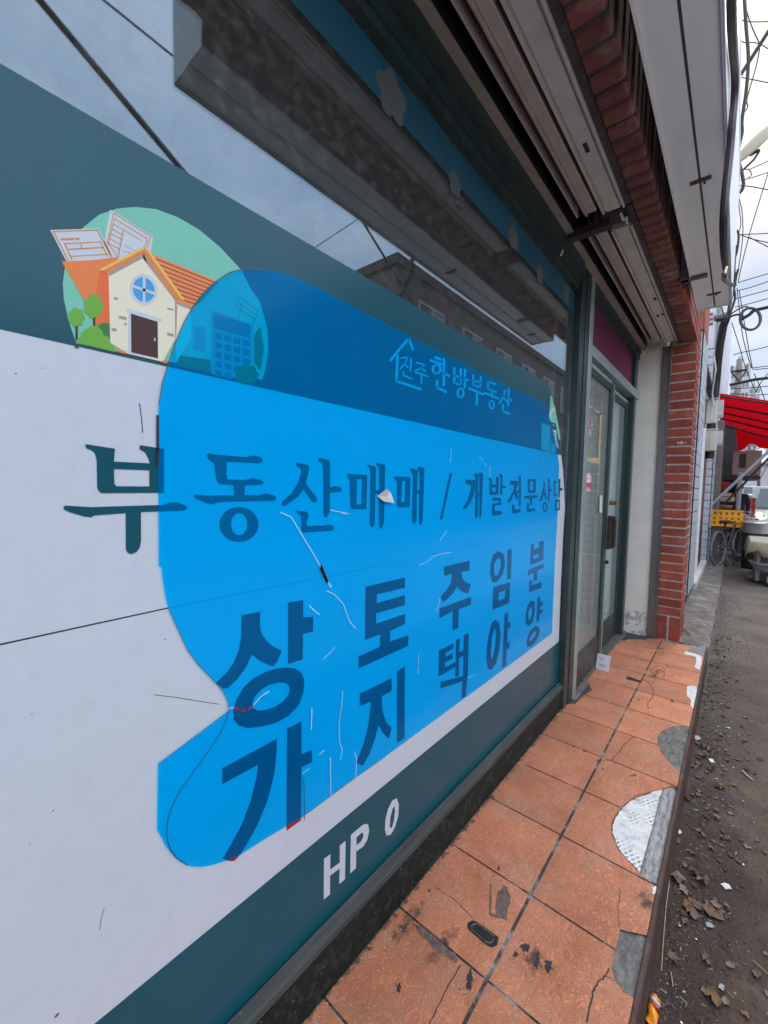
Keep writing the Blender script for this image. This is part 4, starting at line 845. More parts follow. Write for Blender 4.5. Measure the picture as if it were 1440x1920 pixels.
# ================================================================== BLUE FILM
film = thing('blue_film', 'translucent bright blue film cut with rounded edges, stuck over the middle of the window sign', 'film', (1.2, YG - .003, .9))
FILM = film_mat('blue_film')
fo = J([(500, 72), (560, 70), (620, 75), (690, 85), (760, 103), (900, 168), (1150, 302), (1425, 440)]) + Dc([(275, 115), (650, 300), (960, 455), (1190, 560), (1204, 585), (1215, 620), (1250, 740), (1275, 850), (1290, 1000)]) + Bc([(1335, 335), (1325, 640), (1310, 900), (1292, 1330), (1285, 1338), (900, 1625)]) + \
     Cc([(1225, 975), (1075, 1080), (800, 1283), (610, 1395), (480, 1478), (440, 1495), (400, 1508), (350, 1524), (300, 1533), (260, 1534), (220, 1527), (185, 1508), (150, 1480), (125, 1450), (105, 1420), (85, 1380), (65, 1345), (70, 1010), (250, 875), (430, 740), (428, 700), (420, 675), (400, 640), (365, 600), (320, 555), (275, 505), (220, 430), (165, 310), (125, 225), (108, 165), (100, 110), (92, 60), (88, 8), (79, 8)]) + \
     A([(473, 678), (471, 340), (470, 0)]) + J([(50, 800), (56, 745), (68, 690), (82, 635), (100, 585), (125, 510), (150, 440), (185, 360), (230, 280), (280, 213), (330, 160), (365, 132), (400, 110), (440, 88)])
yf = y_ - .0028
bm = bmesh.new(); sheet(bm, [fo], yf, 0); link('film', bm, FILM, film)
line(J([(620, 75), (500, 72), (440, 88), (400, 110), (330, 160), (280, 213), (230, 280), (185, 360), (150, 440), (125, 510), (100, 585), (68, 690), (50, 800)]), .0016, yf - .0003, mat('edge_grey', (.12, .13, .16), rough=.8), 'cut_edge', film)
line(A([(468, 0), (468, 150), (466, 220)]), .004, yf - .0002, BLACKM, 'cut_edge', film)
line(Cc([(70, 1010), (250, 875), (430, 740), (428, 700), (400, 640), (365, 600), (275, 505), (220, 430), (165, 310), (125, 225)]), .0012, yf - .0003, MATS['edge_grey'], 'cut_edge', film)
line(Cc([(800, 1283), (1075, 1080), (1225, 975)]), .0012, yf - .0003, MATS['edge_grey'], 'cut_edge', film)
# crease in the lower lobe
cz = [(428, 742), (415, 790), (390, 850), (350, 910), (300, 985), (240, 1065), (180, 1150), (140, 1230), (118, 1300), (114, 1360), (120, 1410), (135, 1450), (165, 1490), (220, 1525)]
line(Cc(cz), .0013, yf - .0003, BLACKM, 'crease', film)
# hairline tears in the film, lighter where the vinyl has lifted
TEAR = mat('lifted_tear', (.62, .82, .92), rough=.4)
tears = [A([(1020, 433), (1068, 455), (1090, 490), (1102, 510)]), A([(1102, 510), (1125, 550), (1155, 598), (1180, 640), (1200, 678)]), A([(1235, 745), (1250, 768)]), A([(1245, 423), (1290, 432), (1340, 442)]),
         Bc([(672, 195), (672, 235), (666, 285)]), Bc([(845, 248), (865, 270)]), Bc([(875, 292), (890, 308)]), Bc([(910, 310), (910, 375)]), Bc([(478, 917), (530, 890), (560, 860)]), Bc([(560, 860), (610, 845), (670, 835)]), Bc([(645, 705), (620, 740), (605, 762)]), Bc([(600, 1118), (597, 1150), (580, 1200)]), Bc([(472, 1455), (472, 1520), (466, 1580)]), Bc([(775, 1605), (825, 1585)]), Bc([(1230, 260), (1245, 265)]), Bc([(5, 598), (60, 602)]),
         Cc([(935, 92), (952, 115)]), Cc([(930, 130), (965, 145), (995, 175), (1015, 200), (1030, 245), (1045, 285), (1075, 320)]), Cc([(840, 205), (870, 235), (893, 250)]), Cc([(910, 478), (950, 440), (972, 415)]), Cc([(1010, 640), (1005, 715), (992, 800), (993, 895), (1008, 940), (998, 988)]), Cc([(853, 725), (852, 780), (850, 835)]), Cc([(555, 712), (590, 670), (635, 640)]), Cc([(892, 962), (915, 940)]), Cc([(947, 978), (950, 1190)]), Cc([(1072, 950), (1080, 985), (1076, 1080)]), Cc([(805, 1060), (840, 1032)]), Cc([(1397, 450), (1395, 550)]), Cc([(430, 728), (460, 722)])]
for t in tears:
    bm = bmesh.new(); w_ = random.uniform(.0011, .002)
    for q in stroke(t, w_): sheet(bm, [q], yf - .0004, .0002)
    link('tear', bm, TEAR, film)
bm = bmesh.new()
for t, w in ((A([(1200, 680), (1215, 715), (1232, 748)]), .006), (Cc([(900, 0), (915, 40), (932, 85)]), .006), (Cc([(812, 1085), (816, 1295)]), .0018), (Cc([(1006, 715), (994, 800)]), .0014), (Cc([(948, 985), (951, 1180)]), .0012), (Dc([(975, 460), (974, 520)]), .004), (Dc([(668, 355), (668, 362)]), .004)):
    for q in stroke(t, w): sheet(bm, [q], yf - .0003, .0001)
link('tear_gap', bm, BLACKM, film)
line(Cc([(458, 722), (490, 738), (520, 738), (552, 712)]), .004, yf - .0005, mat('red_tear', (.40, .02, .06), rough=.5), 'tear', film)
# the curled white flap
f0 = [Vector((*S(*p), 0)) for p in ((705, 930), (715, 916), (728, 923), (733, 943), (716, 940))]
bm = bmesh.new(); vs = [bm.verts.new((v.x, yf - .001 - d, v.y)) for v, d in zip(f0, (.002, .016, .006, .010, .004))]; c_ = bm.verts.new((sum(v.x for v in f0) / 5, yf - .008, sum(v.y for v in f0) / 5))
for a, b in zip(vs, vs[1:] + vs[:1]): bm.faces.new((a, b, c_))
link('curled_flap', bm, mat('flap_white', (.76, .74, .72), rough=.6), film)
# stickers on the door glass
YD = .7125
def door_pts(pts): return [(on(1, YD, *p).x, on(1, YD, *p).z) for p in pts]
Z6 = lambda pts: door_pts([(940 + a / 6.4, 560 + b / 6.4) for a, b in pts])
def dsheet(bm, polys, y): 
    for q in polys: sheet(bm, [q], y, .0002)
REDS = mat('red_sticker', (.55, .008, .04), rough=.5); WS = mat('sticker_white', (.86, .85, .85), rough=.5)
st = thing('door_lettering', 'two red and white Hangul letters stuck to the sliding door glass', 'sticker', (2.8, YD, 1.6))
ls = [[(985, 1450), (1018, 1475)], [(1002, 1470), (992, 1505), (985, 1530)], [(1004, 1490), (1016, 1520)], [(1030, 1425), (1027, 1560)], [(1015, 1495), (1028, 1497)], [(1008, 1560), (1006, 1590), (1028, 1605)], [(1050, 1460), (1085, 1478)], [(1070, 1470), (1058, 1505), (1045, 1522)], [(1068, 1490), (1086, 1515)], [(1044, 1540), (1090, 1560)], [(1067, 1550), (1064, 1635)]]
bm = bmesh.new()
for s in ls: dsheet(bm, [Z6(q) for q in stroke(s, 21)], YD)
link('white_outline', bm, WS, st)
bm = bmesh.new()
for s in ls: dsheet(bm, [Z6(q) for q in stroke(s, 9)], YD - .0006)
link('red_letters', bm, REDS, st)
tel = thing('telephone_sticker', 'small red and white telephone pictogram on the sliding door glass', 'sticker', (2.85, YD, 1.3))
Z3 = lambda pts: door_pts([(1020 + a / 3.557, 800 + b / 3.557) for a, b in pts])
bm = bmesh.new(); dsheet(bm, [Z3([(276, 345), (285, 318), (298, 308), (312, 318), (320, 345), (318, 365), (308, 368), (315, 432), (277, 432), (285, 372), (277, 368)])], YD); link('white_body', bm, WS, tel)
bm = bmesh.new()
for s in ([(279, 360), (286, 328), (298, 315), (311, 326), (317, 358)], [(284, 362), (292, 342), (304, 340), (312, 362)], [(287, 375), (280, 428), (311, 428), (307, 375), (287, 375)], [(292, 380), (289, 415), (304, 415), (302, 380), (292, 380)]): dsheet(bm, [Z3(q) for q in stroke(s, 4)], YD - .0005)
dsheet(bm, [Z3(ell(297, 395, 4, 12))], YD - .0006)
link('red_lines', bm, REDS, tel)
tape = thing('yellowed_tape', 'yellowed strips of old tape framing a pane of the sliding door', 'tape', (2.9, YD, 1.6))
Z4 = lambda pts: door_pts([(1000 + a / 4.8, 480 + b / 4.8) for a, b in pts])
bm = bmesh.new()
dsheet(bm, [Z4(q) for s in ([(463, 1325), (540, 1375), (615, 1420)], [(610, 1405), (600, 1600), (590, 1824)]) for q in stroke(s, 17)], YD - .0002)
dsheet(bm, [Z3([(250, 205), (372, 208), (370, 255), (345, 240), (330, 248), (300, 232), (275, 235), (250, 222)])], YD - .0001)
link('strip', bm, mat('old_tape', (.50, .40, .22), rough=.6, var=.25, scale=20), tape)
bm = bmesh.new(); dsheet(bm, [Z3([(356, 455), (373, 460), (370, 572), (353, 572)])], .697)
lab = tag(link('door_label', bm, mat('label_grey', (.62, .66, .60), rough=.5, var=.3, scale=60)), 'narrow pale label with small print on the stile of the sliding door', 'label')
# ================================================================== STREET AND NEIGHBOURS
GZ = -0.20
def U(X, px, py): return on(0, X, px, py)
ASPH = mat('dirty_asphalt', (.060, .037, .025), rough=.92, var=.5, scale=7, bump=1.0, bscale=110, dark=(.145, .105, .078), dscale=2.1, damt=.75)
def dirt_band(m):
    # dark damp leaf dirt that lies along the foot of the step, pale dust farther down the street
    nt = m.node_tree; b = nt.nodes['Principled BSDF']; L = nt.links.new; src = b.inputs['Base Color'].links[0].from_socket
    t = N(nt, 'ShaderNodeTexCoord'); sx = N(nt, 'ShaderNodeSeparateXYZ'); L(t.outputs['Object'], sx.inputs[0])
    n = N(nt, 'ShaderNodeTexNoise'); n.inputs['Scale'].default_value = 5; n.inputs['Detail'].default_value = 9; n.inputs['Roughness'].default_value = .7; L(t.outputs['Object'], n.inputs['Vector'])
    h = N(nt, 'ShaderNodeMapRange'); h.inputs[1].default_value = -.30; h.inputs[2].default_value = .1; h.inputs[3].default_value = -.25; h.inputs[4].default_value = .15; L(sx.outputs[1], h.inputs[0])
    a = N(nt, 'ShaderNodeMath', operation='ADD'); L(n.outputs['Fac'], a.inputs[0]); L(h.outputs[0], a.inputs[1])
    r = N(nt, 'ShaderNodeValToRGB'); r.color_ramp.elements[0].position = .42; r.color_ramp.elements[1].position = .62; r.color_ramp.elements[0].color = (0, 0, 0, 1); r.color_ramp.elements[1].color = (.85, .85, .85, 1); L(a.outputs[0], r.inputs[0])
    n2 = N(nt, 'ShaderNodeTexNoise'); n2.inputs['Scale'].default_value = 130; n2.inputs['Detail'].default_value = 4; L(t.outputs['Object'], n2.inputs['Vector'])
    r2 = N(nt, 'ShaderNodeValToRGB'); r2.color_ramp.elements[0].position = .35; r2.color_ramp.elements[1].position = .75; r2.color_ramp.elements[0].color = (.012, .008, .007, 1); r2.color_ramp.elements[1].color = (.080, .048, .034, 1); L(n2.outputs['Fac'], r2.inputs[0])
    x = N(nt, 'ShaderNodeMix', data_type='RGBA'); L(r.outputs[0], x.inputs[0]); L(src, x.inputs[6]); L(r2.outputs[0], x.inputs[7])
    d = N(nt, 'ShaderNodeMapRange'); d.inputs[1].default_value = 2.0; d.inputs[2].default_value = 6.0; d.inputs[3].default_value = 0; d.inputs[4].default_value = .75; L(sx.outputs[0], d.inputs[0])
    n3 = N(nt, 'ShaderNodeTexNoise'); n3.inputs['Scale'].default_value = 3; n3.inputs['Detail'].default_value = 8; L(t.outputs['Object'], n3.inputs['Vector'])
    dm = N(nt, 'ShaderNodeMath', operation='MULTIPLY'); L(d.outputs[0], dm.inputs[0]); L(n3.outputs['Fac'], dm.inputs[1])
    y = N(nt, 'ShaderNodeMix', data_type='RGBA'); y.inputs[7].default_value = (.27, .235, .205, 1); L(dm.outputs[0], y.inputs[0]); L(x.outputs[2], y.inputs[6])
    L(y.outputs[2], b.inputs['Base Color'])
dirt_band(ASPH)
gm = bmesh.new()
gx = [-80, -20, -3, 14, 60, 600]; gy = [-300, -40, -6, 1, 40, 300]
gv = [[gm.verts.new((x, y, GZ)) for y in gy] for x in gx]
for i in range(5):
    for j in range(5): gm.faces.new((gv[i][j], gv[i + 1][j], gv[i + 1][j + 1], gv[i][j + 1]))
tag(link('street', gm, ASPH), kind='structure')
rb = bmesh.new(); rb.faces.new([rb.verts.new(v) for v in ((-60, -5.6, GZ + .004), (90, -5.6, GZ + .004), (90, -1.05, GZ + .004), (-60, -1.05, GZ + .004))])
tag(link('bounce_road', rb, mat('pale_bounce_road', (.50, .485, .46), rough=.9, var=.12, scale=1.2, dark=(.26, .25, .23), dscale=.8, damt=.6)), kind='structure')  # unseen road surface, added pale to bounce light up under the eaves
bm = bmesh.new(); n = 60; rows = []
for i in range(n + 1):
    x = 4.275 + (11.4 - 4.275) * i / n; e = .112 + .004 * math.sin(i * .9) + random.uniform(-.005, .005)
    rows.append([bm.verts.new(p) for p in ((x, e, GZ - .05), (x, e + .006, -.13 + random.uniform(-.006, .006)), (x, e + .03, -.112 + random.uniform(-.006, .006)), (x, .30, -.10 + random.uniform(-.008, .008)), (x, 1.2, -.09))])
for a, b in zip(rows, rows[1:]):
    for k in range(4): bm.faces.new((a[k], a[k + 1], b[k + 1], b[k]))
bm.faces.new(rows[0])
tag(link('pavement', bm, mat('rough_concrete', (.15, .13, .112), rough=.95, var=.55, scale=11, bump=1, bscale=40, dark=(.40, .36, .31), dscale=4.5, damt=.75)), kind='structure')

TILEW = mat('pale_wall_tile', (.50, .50, .52), rough=.45, var=.18, scale=14, dark=(.30, .30, .32), dscale=9, damt=.6)
GROUTD = mat('wall_grout', (.07, .065, .07), rough=.9)
nb = thing('tiled_building', 'narrow building faced with pale grey tiles next to the brick shop', 'building', (8, .6, 0))
def tiled(par, name, x0, x1, y0, y1, z0, z1, tw, th, sides, m=None):
    o = link(name, B(x0 + .006, x1 - .006, y0 + .006, y1, z0, z1), GROUTD, par); bm = bmesh.new(); r = 0; z = z0
    while z < z1 - .02:
        zb = min(z + th, z1)
        if 'x' in sides:
            y = y0
            while y < y1 - .01: box(bm, x0, x0 + .012, y, min(y + tw, y1) - .010, z + .006, zb - .006); y += tw
        if 'y' in sides:
            x = x0 - (tw / 2 if r % 2 else 0)
            while x < x1 - .01:
                a = max(x, x0); b = min(x + tw, x1) - .012
                if b > a + .01: box(bm, a, b, y0, y0 + .012, z + .007, zb - .007)
                x += tw
        z = zb; r += 1
    link('wall_tiles', bm, m or TILEW, o); return o
tiled(nb, 'pillar', 6.3, 7.25, .402, .62, -.02, 3.18, .2, .148, 'xy')
tiled(nb, 'pillar', 9.95, 10.9, .372, .62, -.06, 3.95, .2, .148, 'xy')
link('pillar_foot', B(6.31, 7.24, .41, .62, -.2, -.021), mat('grey_render', (.10, .10, .10), rough=.9), nb)
link('red_brick_cap', B(6.28, 7.0, .40, .8, 3.19, 4.3), brick_mat('cap_brick', (.30, .075, .045), .3), nb)
link('side_wall', B(4.6, 6.6, .9, 8, -.2, 4.2), GREYPL, nb)
link('shop_wall', B(7.25, 9.95, .49, .62, -.1, 3.2), TILEW, nb)
link('step_base', B(7.25, 11.0, .375, .62, -.15, -.01), mat('white_base', (.58, .56, .53), rough=.8, var=.15, scale=6, dark=(.25, .23, .2), dscale=5, damt=.6), nb)
dk = link('entrance_door', B(8.6, 9.6, .455, .488, .0, 2.2), mat('oxblood_door', (.11, .022, .022), rough=.4, var=.2, scale=8), nb)
link('door_frame', B(8.5, 8.58, .44, .4885, .0, 2.3), WHITEP, nb)
link('canopy_soffit', B(7.26, 9.94, .41, .62, 3.0, 3.06), mat('dark_soffit', (.05, .035, .035), rough=.8), nb)
link('wall_notice', B(6.5, 7.0, .398, .4015, 1.75, 2.05), mat('bluish_notice', (.42, .52, .62), rough=.5), nb)
hb = thing('white_house', 'tall weathered white-painted building with streaked wall behind the tiled one', 'building', (13, 1, 0))
link('wall', B(11.0, 19, .445, 6, -.2, 8.2), mat('streaked_white_wall', (.78, .76, .79), rough=.85, var=.12, scale=3, dark=(.30, .27, .28), dscale=3.0, damt=.7, stretch=(2, 2, .35)), hb)
link('parapet', B(10.97, 19.02, .425, 6, 8.21, 8.36), WHITEP, hb)
dp = bmesh.new(); tube(dp, [(10.96, .47, 8.2), (10.96, .47, 2.8)], .035, 8); link('downpipe', dp, mat('grey_pipe', (.30, .29, .29), rough=.6), hb)
# meter boxes
def meter(X, y0, y1, z0, z1, label):
    t = thing('meter_box', label, 'meter box', (X, (y0 + y1) / 2, z0), 'cream meter boxes on the wall corner')
    m = mat('cream_plastic', (.58, .55, .44), rough=.45, var=.08, scale=6, dark=(.35, .32, .25), dscale=6, damt=.5)
    bm = bmesh.new(); box(bm, X, X + .22, y0, y1, z0, z1, bev=.015); box(bm, X - .008, X + .01, (y0 + y1) / 2 - .012, (y0 + y1) / 2 + .012, z0 + .03, z1 - .01); link('case', bm, m, t)
    link('lid', B(X - .012, X + .225, y0 - .01, y1 + .01, z1 + .001, z1 + .02, bev=.004), m, t)
    bm = bmesh.new(); w = y0 - .075
    pts = [(X + .02, z0 + .13), (X + .02, z1 - .02), (X + .18, z1 - .02), (X + .18, z0 + .13), (X + .14, z0 + .09), (X + .05, z0 + .09)]
    fill(bm, [pts], lambda u, v, k: Vector((u, y0 - .002 - .07 * k, v)), 1); bm.faces.new([bm.verts.new((u, w + .003, v)) for u, v in pts])
    link('display_hood', bm, mat('pale_grey_plastic', (.52, .49, .46), rough=.5), t)
    bm = bmesh.new(); tube(bm, [(X + .1, (y0 + y1) / 2, z0 - .12), (X + .1, (y0 + y1) / 2, z0)], .06, 10); link('cable_gland', bm, BLACKM, t)
meter(9.0, .325, .482, 2.44, 2.835, 'cream electricity meter box, the upper of the pair on the tiled wall corner')
meter(9.0, .31, .477, 1.97, 2.325, 'cream electricity meter box, the lower of the pair on the tiled wall corner')
tag(link('cable_bundle', T([U(8.9, 1340, 745), U(8.9, 1343, 715), U(8.8, 1346, 680), U(8.7, 1350, 645), U(8.6, 1356, 612), U(8.5, 1364, 590)], .055, 10), BLACKM), 'thick black bundle of cables running down to the cream meter boxes', 'cable')
tag(link('service_cable', T(spline([U(8.8, 1338, 760), U(8.8, 1336, 735), U(8.7, 1341, 700), U(8.7, 1342, 690), U(8.7, 1338, 660)], 5), .012, 6), mat('pale_cable', (.5, .47, .45), rough=.6)), 'thin pale cable twisting beside the thick black cable bundle', 'cable')
# insulator bracket and coil
bk = thing('cable_bracket', 'grey wall bracket with pale insulators holding cables below the sign board end', 'bracket', tuple(U(8, 1350, 597)))
bm = bmesh.new(); tube(bm, [U(8, 1338, 596), U(8, 1368, 590)], .05, 8); link('rack', bm, mat('rack_grey', (.25, .22, .2), rough=.6, metal=.4), bk)
bm = bmesh.new(); tube(bm, [U(8, 1343, 600), U(8, 1364, 598)], .03, 8); link('clamp', bm, BLACKM, bk)
bm = bmesh.new()
for i in range(3): tube(bm, [U(8.3, 1325, 590 + i * 9), U(8.3, 1337, 588 + i * 9)], .03, 8)
link('insulator', bm, mat('pink_insulator', (.36, .22, .24), rough=.4), bk)
co = U(7, 1406.7, 598); ra, rb = U(7, 1425.5, 594), U(7, 1403, 578)
v1, v2 = ra - co, rb - co
tag(link('cable_coil', T([co + v1 * math.cos(t) + v2 * math.sin(t) for t in [2 * math.pi * i / 36 for i in range(37)]], .016, 8), mat('coil_grey', (.09, .075, .08), rough=.6)), 'round coil of spare black cable hanging against the sky', 'cable coil')
def wire(name, label, X, pts, r, m=None, sp=True, group=None, Xs=None):
    P = [U(X if Xs is None else Xs[i], *p) for i, p in enumerate(pts)]
    return tag(link(name, T(spline(P, 5) if sp else P, r, 6), m or BLACKM), label, 'cable', group)
WB = mat('brown_black_cable', (.030, .018, .020), rough=.5)
wire('feeder_cable', 'thick black overhead cable with splice running to the cable coil', 7, [(1560, 548), (1440, 576), (1415, 582), (1405, 590), (1393, 597), (1390, 600)], .02)
wire('splice_cable', 'looping black jumper cable between cable coil and wall bracket', 7, [(1408, 580), (1400, 575), (1390, 577), (1376, 585), (1366, 593)], .009)
wire('jumper_cable', 'black jumper cable curving from bracket to splice', 7, [(1392, 594), (1384, 590), (1374, 592), (1364, 597), (1356, 603)], .012)
# cables clipped along the sign board
P = [on(1, .078, *p) for p in ((1371, -60), (1371.5, 0), (1372, 40), (1374.5, 90), (1378, 140), (1377, 185), (1373, 230), (1370, 270), (1366.5, 305), (1362, 345), (1358, 390), (1356.5, 430), (1358, 475), (1361.5, 503))]
tag(link('draped_cable', T(spline(P, 5), .011, 8), WB), 'thick dark cable hanging along the front face of the white sign board', 'cable')
P = [on(1, .07, *p) for p in ((1361.5, 503), (1357, 520), (1363, 528), (1371, 533), (1374, 535))]
tag(link('cable_tail', T(spline(P, 4), .007, 8), WB), 'kinked end of the cable at the far lower corner of the sign board', 'cable')
wire('branch_cable', 'dark gnarled cable dangling against the sky beside the sign board', 6, [(1393, -40), (1396, 0), (1399, 50), (1403, 100), (1402, 140), (1398, 180), (1394, 205), (1391, 230), (1391.5, 248), (1387, 268), (1384, 285), (1386, 305), (1391, 325), (1394, 345), (1390, 358), (1383, 363)], .016, WB)
wire('slack_cable', 'two thin slack cables looping beside the gnarled one', 6.2, [(1400, 20), (1406, 40), (1416, 65), (1424, 85), (1420, 115), (1412, 145), (1404, 172), (1400, 190), (1402, 200), (1396, 210)], .006, WB)
wire('stay_rod', 'straight dark cable with metal end clamp slanting up over the street', 5.5, [(1500, -28), (1440, 60), (1405, 115), (1389, 140)], .017, WB, sp=False)
for i, pts in enumerate(([(1387, 37), (1410, 41), (1450, 40)], [(1388, 75), (1396, 80), (1420, 81), (1450, 97)], [(1388, 145), (1410, 149), (1450, 157)], [(1394, 318), (1404, 318), (1409, 328), (1402, 333)], [(1388, 338), (1410, 333), (1450, 320)], [(1386, 348), (1410, 350), (1450, 358)], [(1404, 318), (1425, 309), (1450, 297)],
        [(1440, 325), (1420, 390), (1405, 440), (1390, 500), (1384, 530)], [(1388, 440), (1450, 437)], [(1388, 440), (1410, 448), (1450, 457)], [(1405, 445), (1450, 468)], [(1386, 373), (1391, 395), (1393, 430), (1391, 460), (1385, 500), (1378, 540)], [(1384, 370), (1387, 400), (1389, 420), (1384, 440)], [(1384, 530), (1410, 522), (1450, 510)], [(1382, 545), (1410, 538), (1450, 524)], [(1380, 560), (1410, 552), (1450, 541)], [(1378, 576), (1410, 568), (1450, 557)],
        [(1372, 605), (1385, 645), (1395, 680), (1402, 700), (1415, 730)], [(1382, 540), (1391, 620), (1400, 660), (1409, 690)], [(1386, 545), (1398, 620), (1404, 655), (1411, 692)], [(1375, 666), (1390, 661), (1410, 657), (1450, 647)], [(1410, 690), (1450, 685)], [(1412, 693), (1450, 690)], [(1414, 700), (1425, 725), (1434, 750)], [(1370, 729), (1410, 727), (1450, 723)], [(1370, 737), (1410, 741), (1450, 738)], [(1440, 700), (1425, 720), (1415, 738)])):
    wire('overhead_wire', 'thin wire strung across the sky over the street', 14 if i > 16 else 9, pts, .010 if i > 16 else .0065, WB, group='thin overhead wires')
wire('overhead_cable', 'heavy black overhead cable just above the red awning', 14, [(1368, 722), (1395, 716), (1420, 711), (1460, 707)], .035)
for i, pts in enumerate(([(1384, 505), (1376, 535), (1372, 560), (1364, 590)], [(1379, 430), (1385, 440), (1382, 470), (1376, 490), (1374, 520), (1376, 540), (1378, 560), (1368, 590)], [(1381, 460), (1377, 500), (1379, 536)], [(1366, 572), (1364, 585), (1360, 596)], [(1353, 576), (1357, 590), (1360, 598)])):
    wire('tangled_cable', 'dark cable in the tangle hanging past the far end of the sign board', 7.5, pts, .014 if i < 3 else .008, WB, group='tangled cables beyond the sign board')
# satellite dish
dish = thing('satellite_dish', 'beige satellite dish seen edge-on against the sky', 'satellite dish', tuple(U(7, 1419, 265)))
nrm = Vector(RC.T @ np.array([.82, .56, .18])).normalized(); ax = nrm.orthogonal().normalized(); ay = nrm.cross(ax); c0 = U(7, 1419, 265)
bm = bmesh.new(); prev = None
for i in range(8):
    r = .255 * i / 7; dd = -.035 * (1 - (i / 7) ** 2)
    ring = [bm.verts.new(c0 + ax * r * math.cos(a) + ay * r * math.sin(a) + nrm * dd) for a in [2 * math.pi * k / 32 for k in range(32)]] if i else [bm.verts.new(c0 + nrm * dd)]
    if prev:
        for k in range(32):
            if len(prev) == 1: bm.faces.new((prev[0], ring[k], ring[(k + 1) % 32]))
            else: bm.faces.new((prev[k], ring[k], ring[(k + 1) % 32], prev[(k + 1) % 32]))
    prev = ring
ro = link('reflector', bm, mat('beige_dish', (.50, .42, .28), rough=.6, var=.08, scale=8), dish, True)
sd_ = ro.modifiers.new('thickness', 'SOLIDIFY'); sd_.thickness = .006
bm = bmesh.new(); tube(bm, [U(7, 1424, 283), U(7, 1413, 300), U(7, 1400, 312), U(7, 1392, 320)], .012, 6); tube(bm, [U(7, 1422, 282), U(7.1, 1408, 290)], .02, 6); link('mounting_arm', bm, WB, dish)

# ------------------------------------------------------------------ market stall with the red awning
aw = thing('red_awning', 'bright red fabric awning with dark frame ribs over the pavement stall', 'awning', (12, 0, 3))
def redfab(name):
    m = bpy.data.materials.new(name); m.use_nodes = True; nt = m.node_tree; nt.nodes.clear(); L = nt.links.new
    o = N(nt, 'ShaderNodeOutputMaterial'); d = N(nt, 'ShaderNodeBsdfDiffuse'); t = N(nt, 'ShaderNodeBsdfTranslucent'); x = N(nt, 'ShaderNodeMixShader')
    n = N(nt, 'ShaderNodeTexNoise'); n.inputs['Scale'].default_value = 5; r = N(nt, 'ShaderNodeValToRGB')
    r.color_ramp.elements[0].color = (.46, .003, .010, 1); r.color_ramp.elements[1].color = (.60, .006, .016, 1)
    L(n.outputs['Fac'], r.inputs[0]); L(r.outputs[0], d.inputs[0]); L(r.outputs[0], t.inputs[0]); x.inputs[0].default_value = .5
    L(d.outputs[0], x.inputs[1]); L(t.outputs[0], x.inputs[2]); L(x.outputs[0], o.inputs[0]); return m
RF = redfab('red_fabric')
q = [U(11.1, 1348, 737), U(11.1, 1520, 763), U(13.6, 1520, 836), U(13.6, 1351, 792)]
bm = bmesh.new(); n = 10; g_ = []
for i in range(n + 1):
    a = q[0].lerp(q[3], i / n); b = q[1].lerp(q[2], i / n); row = []
    for j in range(9): p = a.lerp(b, j / 8); p.z -= .035 * abs(math.sin(math.pi * i / 2.5)); row.append(bm.verts.new(p))
    g_.append(row)
for r0, r1 in zip(g_, g_[1:]):
    for j in range(8): bm.faces.new((r0[j], r0[j + 1], r1[j + 1], r1[j]))
link('canopy', bm, RF, aw, True)
bm = bmesh.new()
for t in (.0, .28, .52, .74, 1.0): tube(bm, [q[0].lerp(q[3], t) - Vector((0, 0, .06)), q[1].lerp(q[2], t) - Vector((0, 0, .06))], .02, 6)
link('rib', bm, mat('dark_red_rib', (.06, .005, .008), rough=.6), aw)
bm = bmesh.new(); bm.faces.new([bm.verts.new(U(13.7, *p)) for p in ((1379, 800), (1450, 815), (1450, 842), (1424, 840), (1415, 833), (1405, 832), (1396, 842), (1383, 847))]); link('hanging_flap', bm, RF, aw)
for nm, a, b, r, c in (('strut', U(10.9, 1334, 946), U(11.4, 1450, 838), .028, (.26, .28, .30)), ('strut', U(12, 1358, 945), U(12, 1450, 850), .022, (.05, .03, .03))):
    link(nm, T([a, b], r, 8), mat('strut_' + ('grey' if r > .025 else 'dark'), c, rough=.5, metal=.3), aw)
link('post', T([U(12.5, 1388, 885), (U(12.5, 1388, 885).x, U(12.5, 1384, 960).y, GZ)], .045, 8), mat('grey_post', (.34, .36, .37), rough=.5), aw)
stl = thing('stall_building', 'dim shopfront under the red awning with a brownish wall unit', 'building', (14, .6, 0))
link('side_pier', B(11.0, 11.9, .28, .444, -.2, 2.75), mat('brown_pier_tile', (.17, .14, .13), rough=.8, var=.3, scale=7), stl)
link('wall', B(15.2, 15.5, .02, .44, -.2, 3.3), mat('dark_shopfront', (.03, .028, .028), rough=.7, var=.6, scale=3), stl)
a_, b_ = U(13.2, 1375, 846), U(13.2, 1426, 890)
un = link('wall_unit', B(13.2, 13.7, b_.y, a_.y, b_.z, a_.z, bev=.01), mat('brown_unit', (.30, .20, .17), rough=.6, var=.15, scale=4), stl)
c_, d_ = U(13.19, 1387, 851), U(13.19, 1398, 877); link('vent_slot', B(13.19, 13.198, d_.y, c_.y, d_.z, c_.z), BLACKM, un)
link('shelf', B(13.25, 15.2, b_.y, .3, b_.z - .1, b_.z - .02), BLACKM, stl)
ct = thing('stall_counter', 'low dark counter behind the steel pot', 'counter', (12.4, -.5, GZ))
bm = bmesh.new(); box(bm, 12.3, 13.0, -1.6, .03, GZ + .12, .62, bev=.02)
for x, y in ((12.35, -.02), (12.95, -.02), (12.35, -1.5), (12.95, -1.5)): box(bm, x, x + .05, y - .05, y, GZ, GZ + .12)
link('body', bm, mat('sooty_counter', (.025, .02, .02), rough=.7, var=.5, scale=6), ct); link('counter_top', B(12.28, 13.02, -1.62, .05, .622, .66, bev=.008), mat('brown_top', (.14, .07, .04), rough=.6, var=.3, scale=5), ct)
